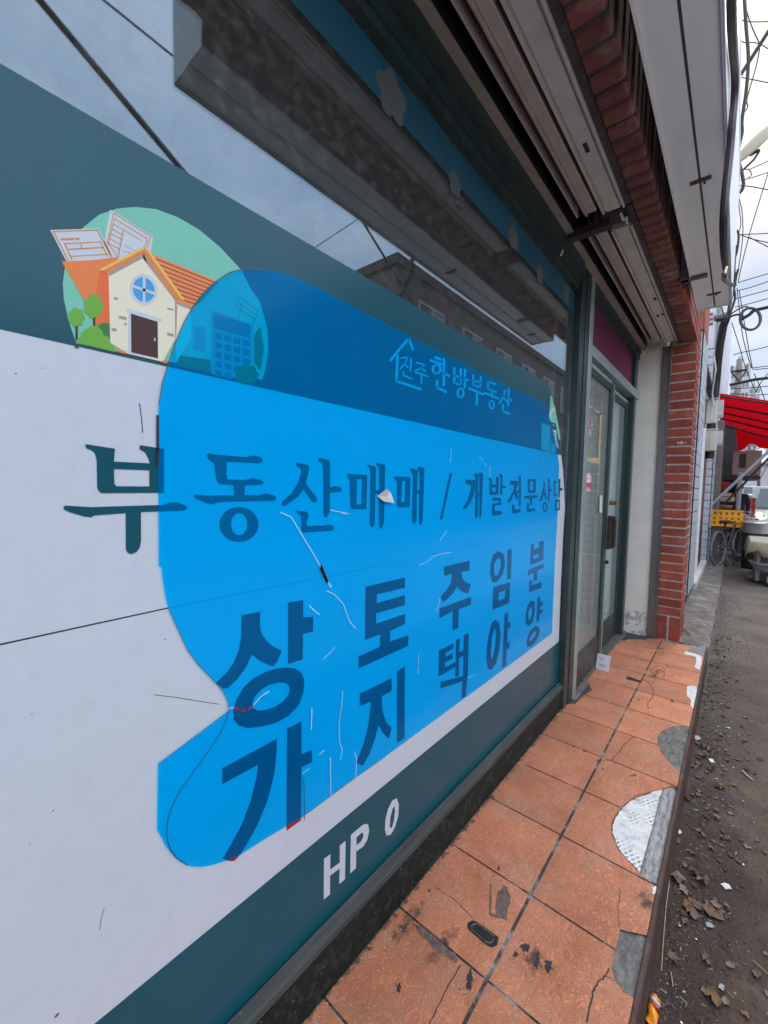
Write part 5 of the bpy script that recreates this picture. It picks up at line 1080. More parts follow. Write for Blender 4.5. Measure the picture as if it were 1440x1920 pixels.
def lathe(bm, c, prof, seg=28):
    prev = None
    for r, z in prof:
        ring = [bm.verts.new((c[0] + r * math.cos(a), c[1] + r * math.sin(a), c[2] + z)) for a in [2 * math.pi * k / seg for k in range(seg)]]
        if prev:
            for k in range(seg): bm.faces.new((prev[k], prev[(k + 1) % seg], ring[(k + 1) % seg], ring[k]))
        prev = ring
dr = U(10.9, 1418, 1000)
bz = thing('brazier', 'black oil-drum brazier with the steel pot on top', 'brazier', (dr.x, dr.y, GZ))
bm = bmesh.new(); lathe(bm, (dr.x, dr.y, GZ), [(.0, 0), (.19, 0), (.2, .03), (.2, dr.z - GZ - .03), (.18, dr.z - GZ - .005), (0, dr.z - GZ - .005)]); link('drum', bm, mat('sooty_drum', (.025, .022, .022), rough=.7, var=.5, scale=9), bz, True)
bm = bmesh.new(); lathe(bm, (dr.x, dr.y, GZ), [(.2, .30), (.207, .31), (.2, .32)]); link('hoop', bm, BLACKM, bz)
pot = thing('cooking_pot', 'large shiny steel pot with a lid on the street stall', 'pot', tuple(dr))
ALU = mat('steel_pot', (.62, .60, .58), rough=.35, metal=.45, var=.06, scale=5)
bm = bmesh.new(); lathe(bm, dr, [(0, 0), (.19, 0), (.205, .02), (.215, .2), (.225, .205)], 36); link('bowl', bm, ALU, pot, True)
ld = bmesh.new(); lathe(ld, dr, [(.235, .207), (.232, .222), (.16, .245), (.04, .258), (0, .26)], 36); lid = link('lid', ld, mat('lid_steel', (.70, .68, .66), rough=.35, metal=.6), pot, True)
kb = bmesh.new(); lathe(kb, dr, [(.02, .26), (.02, .28), (.012, .292), (0, .292)], 12); link('knob', kb, BLACKM, lid)
# table with oilcloth
tb = thing('market_table', 'low wooden table under a draped pale cloth beside the steel pot', 'table', (9.6, -.6, GZ))
tz = U(9.4, 1412, 1012).z
link('table_top', B(9.0, 10.2, -1.5, -.24, tz - .03, tz, bev=.005), mat('pale_board', (.36, .27, .18), rough=.7, var=.2, scale=4), tb)
for x, y in ((9.1, -.32), (10.1, -.32), (9.1, -1.42), (10.1, -1.42)): link('leg', T([(x, y, GZ + .05), (x, y, tz - .031)], .03, 10), mat('worn_leg', (.33, .31, .29), rough=.6), tb)
bm = bmesh.new(); rows = []; ns = 22
cp = [(8.95, -1.5), (8.95, -.19), (10.25, -.19)]
for i in range(ns + 1):
    t = i / ns * 2; k = min(int(t), 1); f = t - k
    x = cp[k][0] + (cp[k + 1][0] - cp[k][0]) * f; y = cp[k][1] + (cp[k + 1][1] - cp[k][1]) * f; w = .02 * math.sin(i * 2.3)
    dp_ = .20 + .07 * math.sin(i * 1.7)
    rows.append([bm.verts.new(p) for p in ((x + .02, y - .02, tz + .004), (x - abs(w), y + w, tz - .02), (x - .02 + w, y + .02 + w, tz - dp_ * .6), (x - .03 - w, y + .03 + w * 1.5, tz - dp_))])
for a, b in zip(rows, rows[1:]):
    for k in range(3): bm.faces.new((a[k], a[k + 1], b[k + 1], b[k]))
dc = link('draped_cloth', bm, mat('khaki_cloth', (.30, .25, .16), rough=.9, var=.2, scale=9), tb, True); dc.modifiers.new('t', 'SOLIDIFY').thickness = .004
link('cloth_top', B(8.97, 10.2, -1.5, -.21, tz + .001, tz + .005), mat('pale_oilcloth', (.52, .50, .38), rough=.6, var=.2, scale=3), tb)
def stone(name, c, rx, ry, rz, m, label, cat):
    bm = bmesh.new(); bmesh.ops.create_icosphere(bm, subdivisions=3, radius=1)
    for v in bm.verts:
        k = 1 + .12 * math.sin(v.co.x * 5 + v.co.y * 3) + random.uniform(-.05, .05)
        v.co = Vector((c[0] + v.co.x * rx * k, c[1] + v.co.y * ry * k, c[2] + max(-.75, min(.75, v.co.z)) / .75 * rz * (1 + .08 * math.sin(v.co.x * 4))))
    return tag(link(name, bm, m, None, True), label, cat)
stone('stone_block', (9.42, -.36, GZ + .075), .16, .17, .075, mat('stone_grey', (.25, .22, .19), rough=.95, var=.4, scale=8, bump=1, bscale=30), 'rough grey stone under the leg of the market table', 'stone')
cn = thing('paint_can', 'dark blue round can with a yellow label on the ground by the table', 'can', (8.95, -.50, GZ))
bm = bmesh.new(); lathe(bm, (8.95, -.50, GZ), [(0, 0), (.10, 0), (.105, .01), (.105, .2), (.1, .21), (0, .208)], 24); link('body', bm, mat('dark_blue_can', (.03, .04, .085), rough=.4), cn, True)
bm = bmesh.new(); seg = [math.pi * (.75 + .03 * k) for k in range(9)]
for a, b in zip(seg, seg[1:]): bm.faces.new([bm.verts.new((8.95 + .1065 * math.cos(t), -.5 + .1065 * math.sin(t), GZ + z)) for t, z in ((a, .07), (b, .07), (b, .16), (a, .16))])
link('can_label', bm, mat('yellow_label', (.65, .42, .03), rough=.5), cn)
def bundle(name, X, px, py, r, h, col, label, cat, prof=None):
    c = U(X, px, py); t = thing(name, label, cat, tuple(c)); bm = bmesh.new()
    lathe(bm, c, [(k * r, z * h) for k, z in (prof or ((0, 0), (.85, 0), (1, .25), (.9, .7), (.55, .95), (0, 1)))], 20); link('body', bm, mat(name + '_mat_%d' % len(MATS), col, rough=.7, var=.25, scale=9), t, True)
    bm = bmesh.new(); lathe(bm, c, [(k * r, z * h) for k, z in ((1.0, .52), (1.04, .56), (1.0, .6))], 20); link('rim_band', bm, mat('band_dark', (.05, .04, .04), rough=.7), t); return t
BAS = ((0, .05), (.7, 0), (.98, .85), (1.06, 1), (1.0, .97), (.66, .1), (0, .1))
bundle('cloth_sack', 12.9, 1362, 941, .16, .22, (.55, .42, .30), 'pale tied cloth sack behind the bicycles under the awning', 'sack')
bundle('fruit_basket', 12.2, 1356, 960, .16, .16, (.30, .17, .09), 'brown wicker basket standing behind the bicycles', 'basket', BAS)
bundle('red_tub', 13.4, 1357, 920, .12, .22, (.42, .03, .03), 'small red plastic tub high on the stall shelf under the awning', 'tub', BAS)
bundle('steel_basin', 9.05, 1440, 1068, .24, .12, (.40, .40, .42), 'wide grey steel basin on the ground under the market table', 'basin', BAS)
bundle('white_pail', 12.35, 1404, 986, .11, .2, (.58, .56, .52), 'off-white pail on the dark counter to the left of the pot', 'pail', BAS)
# bicycles
def bicycle(X, Y, label, lean, yaw=0, gz=GZ):
    GZ = gz
    t = thing('bicycle', label, 'bicycle', (X, Y, GZ), 'old bicycles leaning by the wall'); R_ = .33; t.rotation_euler.z = yaw
    L_ = lambda x, z, y=0: Vector((X + x, Y + y + lean * z, GZ + z))
    fr = mat('bike_black', (.03, .028, .03), rough=.4, var=.3, scale=20); ch = mat('bike_chrome', (.55, .54, .53), rough=.3, metal=.8)
    for cx in (0, 1.05):
        ty = bmesh.new(); tube(ty, [L_(cx + R_ * math.cos(a), R_ + .004 + R_ * .97 * math.sin(a)) for a in [2 * math.pi * k / 32 for k in range(33)]], .024, 8)
        w = link('wheel', ty, mat('grey_tyre', (.17, .165, .155), rough=.7, var=.2, scale=20), t, True)
        sp = bmesh.new(); c = L_(cx, R_)
        for k in range(14): tube(sp, [c, L_(cx + .3 * math.cos(k * .449), R_ + .3 * math.sin(k * .449))], .0022, 4)
        link('spokes', sp, ch, w)
        mg = bmesh.new(); tube(mg, [L_(cx + .37 * math.cos(a), R_ + .37 * math.sin(a)) for a in [math.pi * (-.1 + .12 * k) for k in range(9)]], .016, 6); link('mudguard', mg, fr, t)
    bm = bmesh.new(); bb = L_(.42, .29); stp = L_(.30, .80); hd = L_(.86, .82)
    for a, b, r in ((bb, stp, .016), (bb, hd, .017), (stp, hd, .015), (bb, L_(0, R_), .011), (stp, L_(0, R_), .010), (hd, L_(1.05, R_), .013)): tube(bm, [a, b], r, 8)
    link('frame', bm, fr, t)
    bm = bmesh.new(); tube(bm, [hd, L_(.84, .98)], .012, 8); tube(bm, spline([L_(.66, 1.0, .27), L_(.80, 1.03, .2), L_(.86, .99, 0), L_(.80, 1.03, -.2), L_(.66, 1.0, -.27)], 4), .012, 8); link('handlebar', bm, ch, t)
    bm = bmesh.new(); box(bm, X + .17, X + .42, Y + lean * .83 - .075, Y + lean * .83 + .075, GZ + .80, GZ + .86, bev=.025); link('saddle', bm, BLACKM, t)
    bm = bmesh.new(); tube(bm, [L_(-.25, .71, .08), L_(.28, .71, .08)], .007, 6); tube(bm, [L_(-.25, .71, -.08), L_(.28, .71, -.08)], .007, 6)
    for k in range(5): tube(bm, [L_(-.25 + .13 * k, .71, .08), L_(-.25 + .13 * k, .71, -.08)], .006, 6)
    tube(bm, [L_(-.1, .71, .08), L_(0, R_, .06)], .007, 6); link('carrier', bm, fr, t)
    bm = bmesh.new(); tube(bm, [L_(.42, .29, -.09), L_(.42, .29, .09)], .012, 6); tube(bm, [L_(.42, .29, -.09), L_(.50, .14, -.09)], .009, 6); box(bm, X + .45, X + .55, Y - .2, Y - .1, GZ + .12, GZ + .15); link('pedal_crank', bm, fr, t)
    bm = bmesh.new(); tube(bm, [L_(.05, .30, -.06), L_(.15, .02, -.16)], .009, 6); link('kickstand', bm, ch, t)
    return t
bicycle(10.15, .215, 'old black bicycle nearest the wall with its rear wheel towards the viewer', .03, -.30, -.12)
bicycle(11.0, .05, 'second black bicycle, on the street side below the orange crate', .0, -.38)
cr = thing('plastic_crate', 'orange plastic crate resting on the carrier of a bicycle', 'crate', (11.2, .14, .58))
OR = mat('orange_plastic', (.90, .37, .012), rough=.45, var=.1, scale=6); ORD = mat('orange_rib_shade', (.42, .13, .008), rough=.6)  # darker orange behind the ribs, their shade put into the colour
x0, x1, y0, y1, z0, z1 = 10.95, 11.45, -.09, .375, .59, .92
for nm, a in (('crate_wall', (x0, x0 + .012, y0, y1, z0, z1)), ('crate_wall', (x1 - .012, x1, y0, y1, z0, z1)), ('crate_wall', (x0 + .012, x1 - .012, y0, y0 + .012, z0, z1)), ('crate_wall', (x0 + .012, x1 - .012, y1 - .012, y1, z0, z1)), ('crate_floor', (x0 + .012, x1 - .012, y0 + .012, y1 - .012, z0, z0 + .01))): link(nm, B(*a), ORD, cr)
bm = bmesh.new()
for k in range(6): yy = y0 + (y1 - y0) * k / 5; box(bm, x0 - .014, x0 - .0005, yy - .028, yy + .028, z0, z1 - .001)
for zz in (z0 + .02, z0 + .12, z0 + .21): box(bm, x0 - .011, x0 - .0006, y0, y1, zz - .024, zz + .024)
box(bm, x0 - .02, x1 + .02, y0 - .02, y0 - .0005, z1 - .03, z1); box(bm, x0 - .02, x0 - .0007, y0, y1 + .02, z1 - .031, z1 + .001); link('crate_ribs', bm, OR, cr)
# parked cars
GLS = mat('car_glass', (.045, .05, .055), rough=.08, spec=.8)
def car(X, yc, col, label, w=1.75, h=1.62, lit=False, ln=4.3):
    t = thing('parked_car', label, 'car', (X, yc, GZ)); paint = mat('car_paint_%d' % len(MATS), col, rough=.3, var=.03, scale=2, coat=.5)
    # side profile (x from the nose, z) for lower body and cabin
    low = [(0, .28), (-.02, .62), (.10, .84), (1.05, .98), (ln - .25, 1.02), (ln, .9), (ln, .35), (ln - .1, .25), (.1, .24)]
    cab = [(.95, .97), (1.75, h - .03), (2.1, h), (ln - .7, h - .01), (ln - .12, 1.02)]
    def ext(p, y0, y1, bev):
        bm = bmesh.new(); a = [bm.verts.new((X + x, y0, GZ + z)) for x, z in p]; b = [bm.verts.new((X + x, y1, GZ + z)) for x, z in p]
        bm.faces.new(a); bm.faces.new(b[::-1])
        for i in range(len(p)): bm.faces.new((a[i], a[(i + 1) % len(p)], b[(i + 1) % len(p)], b[i]))
        bmesh.ops.bevel(bm, geom=list(bm.edges), offset=bev, segments=2, affect='EDGES'); return bm
    y0, y1 = yc - w / 2, yc + w / 2
    link('body', ext(low, y0, y1, .05), paint, t, True)
    bm = ext(cab, y0 + .12, y1 - .12, .05); link('cabin', bm, paint, t, True)
    bm = bmesh.new(); bm.faces.new([bm.verts.new((X + x, yc + y, GZ + z)) for x, y, z in ((1.0, -w / 2 + .2, 1.03), (1.0, w / 2 - .2, 1.03), (1.66, w / 2 - .28, h - .09), (1.66, -w / 2 + .28, h - .09))])
    for v in bm.verts: v.co.x -= .03; v.co.z += .01
    link('windscreen', bm, GLS, t)
    for s in (-1, 1):
        bm = bmesh.new(); yy = yc + s * (w / 2 - .115); bm.faces.new([bm.verts.new((X + x, yy, GZ + z)) for x, z in ((1.3, 1.06), (1.85, h - .12), (ln - .8, h - .12), (ln - .4, 1.07))]); link('side_window', bm, GLS, t)
        bm = bmesh.new(); box(bm, X + 1.15, X + 1.3, yc + s * (w / 2 + .04) - .09, yc + s * (w / 2 + .04) + .09, GZ + 1.02, GZ + 1.16, bev=.03); link('wing_mirror', bm, paint, t)
        bm = bmesh.new(); tube(bm, [(X - .035, yc + s * (w / 2 - .24), GZ + .80), (X + .03, yc + s * (w / 2 - .24), GZ + .80)], .085, 16)
        if lit and s == 1:
            lm = bpy.data.materials.new('lit_lamp'); lm.use_nodes = True; pb = lm.node_tree.nodes['Principled BSDF']; pb.inputs['Emission Color'].default_value = (1, .93, .70, 1); pb.inputs['Emission Strength'].default_value = 9
            MATS['lit_lamp'] = lm
        link('headlight', bm, MATS['lit_lamp'] if lit and s == 1 else mat('lamp_glass', (.6, .62, .62), rough=.15), t)
    link('grille', B(X - .03, X + .0, yc - .38, yc + .38, GZ + .60, GZ + .74, bev=.01), BLACKM, t)
    link('bumper', B(X - .07, X + .08, y0 + .04, y1 - .04, GZ + .28, GZ + .52, bev=.04), mat('bumper_grey', (.10, .10, .10), rough=.6), t)
    for xx in (.75, ln - .85):
        for s in (-1, 1):
            bm = bmesh.new(); tube(bm, [(X + xx, yc + s * (w / 2 - .2), GZ + .32), (X + xx, yc + s * (w / 2 + .01), GZ + .32)], .32, 20); wl = link('wheel', bm, BLACKM, t)
            bm = bmesh.new(); tube(bm, [(X + xx, yc + s * (w / 2 - .1), GZ + .32), (X + xx, yc + s * (w / 2 + .018), GZ + .32)], .19, 16); link('rim', bm, mat('rim_alloy', (.5, .5, .5), rough=.3, metal=.7), wl)
car(18.0, -1.20, (.44, .47, .43), 'pale silver-green car with one headlight glowing, facing the viewer', lit=True, h=1.75)
car(31.0, -.75, (.62, .63, .64), 'small white car standing behind the silver-green one', w=1.6, h=1.5)
car(40.0, -1.0, (.55, .56, .56), 'white van far along the street behind the other cars', w=1.8, h=2.1, ln=4.8)
fl = bmesh.new(); a_, b_ = U(17, 1390, 932), U(17, 1416, 961)
fl.faces.new([fl.verts.new(p) for p in ((17, a_.y, a_.z), (17.02, b_.y, a_.z - .02), (17, b_.y, GZ + .02), (17, a_.y, GZ + .02))]); bmesh.ops.subdivide_edges(fl, edges=list(fl.edges), cuts=6, use_grid_fill=True)
for v in fl.verts: v.co.x += .05 * math.sin(v.co.y * 30)
fb = tag(link('patterned_cloth', fl, mat('red_floral', (.55, .07, .06), rough=.8, var=.5, scale=7, dark=(.6, .55, .5), dscale=5, damt=.9)), 'red and white patterned cloth hung in front of the parked cars', 'cloth'); fb.modifiers.new('t', 'SOLIDIFY').thickness = .02
# a person in dark clothes behind the awning post
def person(X, Y):
    P_ = dict(pel=(0, 0, .92), ch=(0, 0, 1.28), nk=(0, 0, 1.47), hd=(0, 0, 1.58), tp=(0, 0, 1.70), ls=(0, .17, 1.40), rs=(0, -.17, 1.40), le=(.02, .22, 1.12), re=(.02, -.22, 1.12), lw=(-.06, .2, .88), rw=(-.06, -.2, .88), lh=(0, .09, .88), rh=(0, -.09, .88), lk=(-.02, .10, .48), rk=(.02, -.10, .48), la=(.02, .10, .08), ra=(.06, -.10, .08), lf=(-.14, .10, .04), rf=(-.1, -.10, .04))
    Rr = dict(pel=.15, ch=.16, nk=.055, hd=.095, tp=.07, ls=.075, rs=.075, le=.05, re=.05, lw=.035, rw=.035, lh=.09, rh=.09, lk=.065, rk=.065, la=.045, ra=.045, lf=.04, rf=.04)
    E_ = [('pel', 'ch'), ('ch', 'nk'), ('nk', 'hd'), ('hd', 'tp'), ('ch', 'ls'), ('ch', 'rs'), ('ls', 'le'), ('rs', 're'), ('le', 'lw'), ('re', 'rw'), ('pel', 'lh'), ('pel', 'rh'), ('lh', 'lk'), ('rh', 'rk'), ('lk', 'la'), ('rk', 'ra'), ('la', 'lf'), ('ra', 'rf')]
    ks = list(P_); me = bpy.data.meshes.new('person'); me.from_pydata([(X + P_[k][0], Y + P_[k][1], GZ + P_[k][2]) for k in ks], [(ks.index(a), ks.index(b)) for a, b in E_], [])
    o = bpy.data.objects.new('person', me); COL.objects.link(o); md = o.modifiers.new('s', 'SKIN'); o.modifiers.new('u', 'SUBSURF').levels = 1
    for i, k in enumerate(ks): me.skin_vertices[0].data[i].radius = (Rr[k], Rr[k])
    me.skin_vertices[0].data[0].use_root = True
    me.materials.append(mat('navy_clothes', (.018, .022, .04), rough=.9)); tag(o, 'person in dark navy clothes standing behind the grey awning post', 'person')
    bm = bmesh.new(); bmesh.ops.create_icosphere(bm, subdivisions=2, radius=.105)
    for v in bm.verts: v.co = Vector((X + v.co.x + .012, Y + v.co.y, GZ + 1.645 + v.co.z * .9))
    link('hair', bm, BLACKM, o, True)
    bm = bmesh.new(); bmesh.ops.create_icosphere(bm, subdivisions=2, radius=.09)
    for v in bm.verts: v.co = Vector((X - .03 + v.co.x * .9, Y + v.co.y * .85, GZ + 1.585 + v.co.z * 1.15))
    link('face', bm, mat('skin', (.45, .27, .19), rough=.6), o, True)
pp = U(15, 1384, 940); person(15.0, pp.y)
# utility pole, far trees and towers
up = thing('utility_pole', 'concrete utility pole with crossarm and insulators rising behind the awning', 'pole', (25, .2, GZ))
yb = U(25, 1384, 740).y; tp = U(25, 1385.5, 674).z
link('shaft', T([(25, yb, GZ), (25, yb + .03, tp)], .16, 12, .11), mat('pole_concrete', (.30, .26, .23), rough=.9, var=.15, scale=4), up)
bm = bmesh.new(); tube(bm, [(24.8, yb - .25, tp - .55), (24.8, yb + .3, tp - .55)], .05, 6); tube(bm, [(24.8, yb - .25, tp - .55), (24.85, yb, tp - 1.0), (24.8, yb + .3, tp - .55)], .03, 6); link('crossarm', bm, BLACKM, up)
for s in (-.25, .28): link('insulator', T([(24.8, yb + s, tp - .55), (24.8, yb + s, tp - .3)], .05, 8), mat('ins_grey', (.2, .18, .17), rough=.4), up)
def tower(name, X, pa, pb, label, c):
    a, b = U(X, *pa), U(X, *pb); t = thing(name, label, 'building', (X, a.y, 0))
    link('wall', B(X, X + 14, b.y, a.y, GZ, a.z), mat('tower_' + label[:5], c, rough=.9, var=.05, scale=.2), t)
    link('stair_tower', B(X - .6, X + 5, b.y + (a.y - b.y) * .55, b.y + (a.y - b.y) * .68, GZ, a.z + 2.4), mat('tower_dark', (.42, .38, .36), rough=.9), t)
    n = int((a.z - 12) / 2.8)
    for k in range(n):
        z = a.z - 3 - k * 2.8
        for f in (.08, .26, .42, .75, .88): y = b.y + (a.y - b.y) * f; link('window', B(X - .12, X - .02, y, y + (a.y - b.y) * .09, z, z + 1.3), mat('tower_window', (.16, .17, .19), rough=.3), t)
tower('apartment_tower', 150, (1372, 688), (1404, 745), 'pale grey apartment tower far off above the red awning', (.58, .53, .50))
tower('apartment_tower', 210, (1406, 722), (1425, 745), 'lower distant apartment block to the right of the pale tower', (.62, .62, .64))
def bare_tree(X, Y, h, label):
    t = thing('bare_tree', label, 'tree', (X, Y, GZ)); bk_ = mat('grey_bark', (.10, .075, .06), rough=.95)
    link('trunk', T([(X, Y, GZ), (X + .1, Y, GZ + h * .4)], .16, 8, .1), bk_, t); bm = bmesh.new()
    def grow(p, d, l, r, k):
        e = p + d * l; tube(bm, [p, e], r, 4, r * .6)
        if k:
            for _ in range(3): grow(e, (d + Vector((random.uniform(-.7, .7), random.uniform(-.7, .7), random.uniform(-.15, .5)))).normalized(), l * .7, r * .6, k - 1)
    for _ in range(4): grow(Vector((X + .1, Y, GZ + h * .4)), Vector((random.uniform(-.5, .5), random.uniform(-.5, .5), 1)).normalized(), h * .2, .06, 4)
    link('crown', bm, mat('winter_twigs', (.17, .115, .09), rough=.95), t)
bare_tree(46, -1.3, 6.5, 'bare brown winter tree far along the street beyond the cars')
bare_tree(52, -3.2, 7.5, 'bare brown winter tree on the far side of the street')
low = thing('street_end_building', 'pale building closing the far end of the street', 'building', (80, 0, 0))
link('wall', B(80, 92, -14, 6, GZ, 5.5), mat('end_wall', (.45, .42, .40), rough=.9, var=.2, scale=.4), low); link('roof', B(79.6, 92, -14.4, 6, 5.51, 5.8), mat('end_roof', (.24, .20, .19), rough=.9), low)
# ------------------------------------------------------------------ the other side of the street (seen as reflections in the window)
ob = thing('brick_apartments', 'grey-brown three-storey block across the street, mirrored in the shop window', 'building', (18, -6.5, GZ))
link('wall', B(9.2, 34, -16, -6.0, GZ, 7.35), mat('grey_brown_brick', (.20, .165, .145), rough=.9, var=.15, scale=5, dark=(.13, .11, .10), dscale=.8, damt=.6), ob)
link('parapet', B(9.1, 34.1, -16.1, -5.9, 7.36, 7.62), mat('parapet_brown', (.12, .095, .085), rough=.9), ob)
WF = mat('window_frame_white', (.62, .62, .60), rough=.5); PN = mat('pane_dark', (.10, .11, .12), rough=.1, spec=.7)
for zz in (.9, 3.2, 5.4):
    for k in range(9):
        x = 10.2 + 2.6 * k; bm = bmesh.new()
        for a in ((x, x + .07, zz, zz + 1.35), (x + 1.33, x + 1.4, zz, zz + 1.35), (x + .66, x + .74, zz + .071, zz + 1.279), (x + .071, x + 1.329, zz, zz + .07), (x + .071, x + 1.329, zz + 1.28, zz + 1.35)): box(bm, a[0], a[1], -5.99, -5.94, a[2], a[3])
        f = link('window', bm, WF, ob); link('pane', B(x + .07, x + .66, -5.995, -5.975, zz + .07, zz + 1.28), PN, f); link('blind', B(x + .74, x + 1.33, -5.995, -5.976, zz + .07, zz + 1.28), mat('blind_pale', (.5, .5, .46), rough=.8), f)
        link('sill', B(x - .08, x + 1.48, -5.998, -5.9, zz - .08, zz - .002), MATS['parapet_brown'], f)
lo = thing('low_shop', 'single-storey shop with a flat roof across the street', 'building', (0, -7, GZ))
link('wall', B(-14, 8.8, -15, -6.4, GZ, 3.2), mat('low_shop_wall', (.62, .60, .57), rough=.9, var=.2, scale=3), lo); link('roof', B(-14.2, 8.9, -15, -6.2, 3.21, 3.45), mat('low_roof', (.14, .12, .11), rough=.9), lo)  # unseen walls made pale to bounce light under the eaves
for k in range(5): 
    x = -11 + 4 * k; f = link('window', B(x, x + 2.6, -6.39, -6.35, .5, 2.4), WF, lo); link('pane', B(x + .08, x + 2.52, -6.349, -6.342, .58, 2.32), PN, f)
def refl(pts, yreal, r, label, m=BLACKM):
    P = [on(1, 2 * YG - yreal, *p) for p in pts]; P = [Vector((p.x, 2 * YG - p.y, p.z)) for p in P]
    a, b = P; d = b - a; P = [a - d * 1.2, b + d * 2.5]
    return tag(link('street_cable', T(P, r, 6), m), label, 'cable')
refl([(75, 0), (320, 293)], -2.0, .022, 'heavy black cable over the street, mirrored at the left of the window')
refl([(195, 0), (325, 105)], -3.0, .010, 'thin cable over the street, mirrored in the upper left of the window')
refl([(672, 402), (760, 545)], -3.6, .02, 'dark cable over the street crossing the mirrored apartment block')
refl([(600, 458), (665, 415)], -3.2, .006, 'hair-thin wire over the street, mirrored beside the sign board')
# ================================================================== LITTER AND SMALL THINGS
def gp(x, y, z=GZ): p = on(2, z, x, y); return Vector((p.x, p.y, z))
LEAFM = [mat('leaf_tan', (.145, .088, .056), rough=.8, var=.35, scale=30), mat('leaf_brown', (.07, .038, .026), rough=.8, var=.35, scale=30), mat('leaf_pale', (.19, .135, .098), rough=.8, var=.35, scale=30), mat('leaf_ochre', (.17, .085, .035), rough=.75, var=.3, scale=30)]
def leaf(c, s, m, label=None, curl=.55, group='dry leaves along the step', name='dry_leaf'):
    bm = bmesh.new(); a = random.uniform(0, 6.28); n = 7; rows = []; ph = random.uniform(0, 6); cu = curl * random.uniform(.4, 1.6)
    for i in range(n):
        t = i / (n - 1); w = s * .34 * math.sin(math.pi * t ** .8) * (1 + .3 * math.sin(t * 14 + ph)) + s * .008
        row = []
        for k in (-1, -.4, .4, 1):
            x, y = (t - .5) * s, w * k; z = .002 + s * cu * (abs(k) * .4 * math.sin(t * 6 + ph) ** 2 + .5 * (t - .5) ** 2 + .12 * math.sin(9 * t + k + ph) + .12)
            row.append(bm.verts.new((c.x + x * math.cos(a) - y * math.sin(a), c.y + x * math.sin(a) + y * math.cos(a), c.z + max(.001, z))))
        rows.append(row)
    for r0, r1 in zip(rows, rows[1:]):
        for k in range(3): bm.faces.new((r0[k], r0[k + 1], r1[k + 1], r1[k]))
    tube(bm, [rows[-1][1].co.copy(), rows[-1][1].co + Vector((math.cos(a) * s * .3, math.sin(a) * s * .3, .002))], s * .012, 4)
    return tag(link(name, bm, m, None, True), label or 'curled dry brown leaf lying in the dirt along the foot of the step', 'leaf', group)
spots = [(1268, 1575), (1274, 1648), (1283, 1672), (1296, 1690), (1310, 1702), (1330, 1700), (1343, 1702), (1290, 1700), (1262, 1800), (1305, 1640), (1318, 1655), (1345, 1712), (1300, 1718), (1282, 1715), (1322, 1862), (1340, 1878), (1310, 1492), (1291, 1500), (1300, 1380), (1308, 1395), (1318, 1402), (1310, 1422), (1302, 1440), (1315, 1418), (1322, 1330), (1316, 1345), (1335, 1218), (1347, 1226), (1334, 1248), (1330, 1278), (1322, 1300), (1336, 1315), (1312, 1460), (1332, 1445), (1345, 1535), (1310, 1560), (1285, 1625), (1298, 1600), (1360, 1880), (1398, 1905), (1418, 1830)]
for i, p in enumerate(spots): leaf(gp(*p), random.uniform(.025, .05), LEAFM[i % 4])
for i in range(190):
    X = random.uniform(.8, 5.5); c = Vector((X, random.choice((.10, .08, .05, .0, -.08)) - abs(random.gauss(0, .05)), GZ)); leaf(c, random.uniform(.015, .035), LEAFM[(i * 7) % 4])
leaf(gp(1338, 1708), .09, LEAFM[0], 'largest tan leaf, lying flat among the litter by the foot of the step', .15, None)
leaf(gp(1270, 1650), .06, LEAFM[2], 'pale leaf with a lobed outline leaning on the brown edge of the step', .4, None)
PAPER = mat('scrap_white', (.66, .65, .64), rough=.7, var=.08, scale=20)
def scrap(c, s, label, group=None, m=PAPER, name='paper_scrap', th=.0015):
    n = random.choice((4, 5, 5, 6)); a0 = random.uniform(0, 6.28); pts = [(c.x + s * random.uniform(.6, 1.1) * math.cos(a0 + 2 * math.pi * k / n), c.y + s * random.uniform(.45, 1.0) * math.sin(a0 + 2 * math.pi * k / n)) for k in range(n)]
    tx, ty = random.uniform(-.25, .25), random.uniform(-.25, .25)
    bm = bmesh.new(); fill(bm, [pts], lambda u, v, k: Vector((u, v, c.z + .006 + (u - c.x) * tx + (v - c.y) * ty - th * k)), 1)
    return tag(link(name, bm, m), label, 'litter', group)
for p, s, lb in (((1273, 1561), .016, 'cream torn paper scrap just off the brown edge of the step'), ((1361, 1663), .018, 'bright white scrap on the dark ground away from the step'), ((1329, 1736), .017, 'grey-white bottle cap sized scrap below the tan leaves'), ((1353, 1853), .014, 'blue-grey pebble-like chip on the ground near the bottom of the picture'), ((1334, 1428), .022, 'folded white paper corner on the ground beside the cement repair'), ((1306, 1384), .024, 'grey crumpled plastic piece at the foot of the step'), ((1366, 1366), .014, 'thin pale curled scrap in the middle of the dirt'), ((1384, 1076), .016, 'far white speck of litter by the stall')):
    scrap(gp(*p), s, lb, None, PAPER if 'grey' not in lb else mat('scrap_grey', (.36, .37, .38), rough=.6))
for i in range(42):
    X = random.uniform(.9, 6); c = Vector((X, .09 - abs(random.gauss(0, .16)), GZ)); scrap(c, random.uniform(.0025, .006), 'tiny white chip of rubble in the dirt beside the step', 'white chips in the dirt', name='white_chip', th=.001)
def stick(pts, r, label, m, name='straw', group=None): return tag(link(name, T([gp(*p, z=GZ + .008) for p in pts], r, 5), m), label, 'twig', group)
STW = mat('straw_tan', (.42, .33, .19), rough=.8)
stick([(1240, 1820), (1244, 1760), (1249, 1700), (1256, 1648)], .0012, 'long straw stalk lying along the brown edge of the step', STW)
stick([(1258, 1822), (1262, 1850)], .0014, 'short straw stub below the long straw stalk', STW)
stick([(1392, 1445), (1399, 1452), (1411, 1462)], .003, 'white splinter of wood lying alone on the dark ground', PAPER)
stick([(1412, 1800), (1440, 1826)], .0015, 'thin grey twig at the lower right on the ground', mat('grey_twig', (.28, .24, .2), rough=.8))
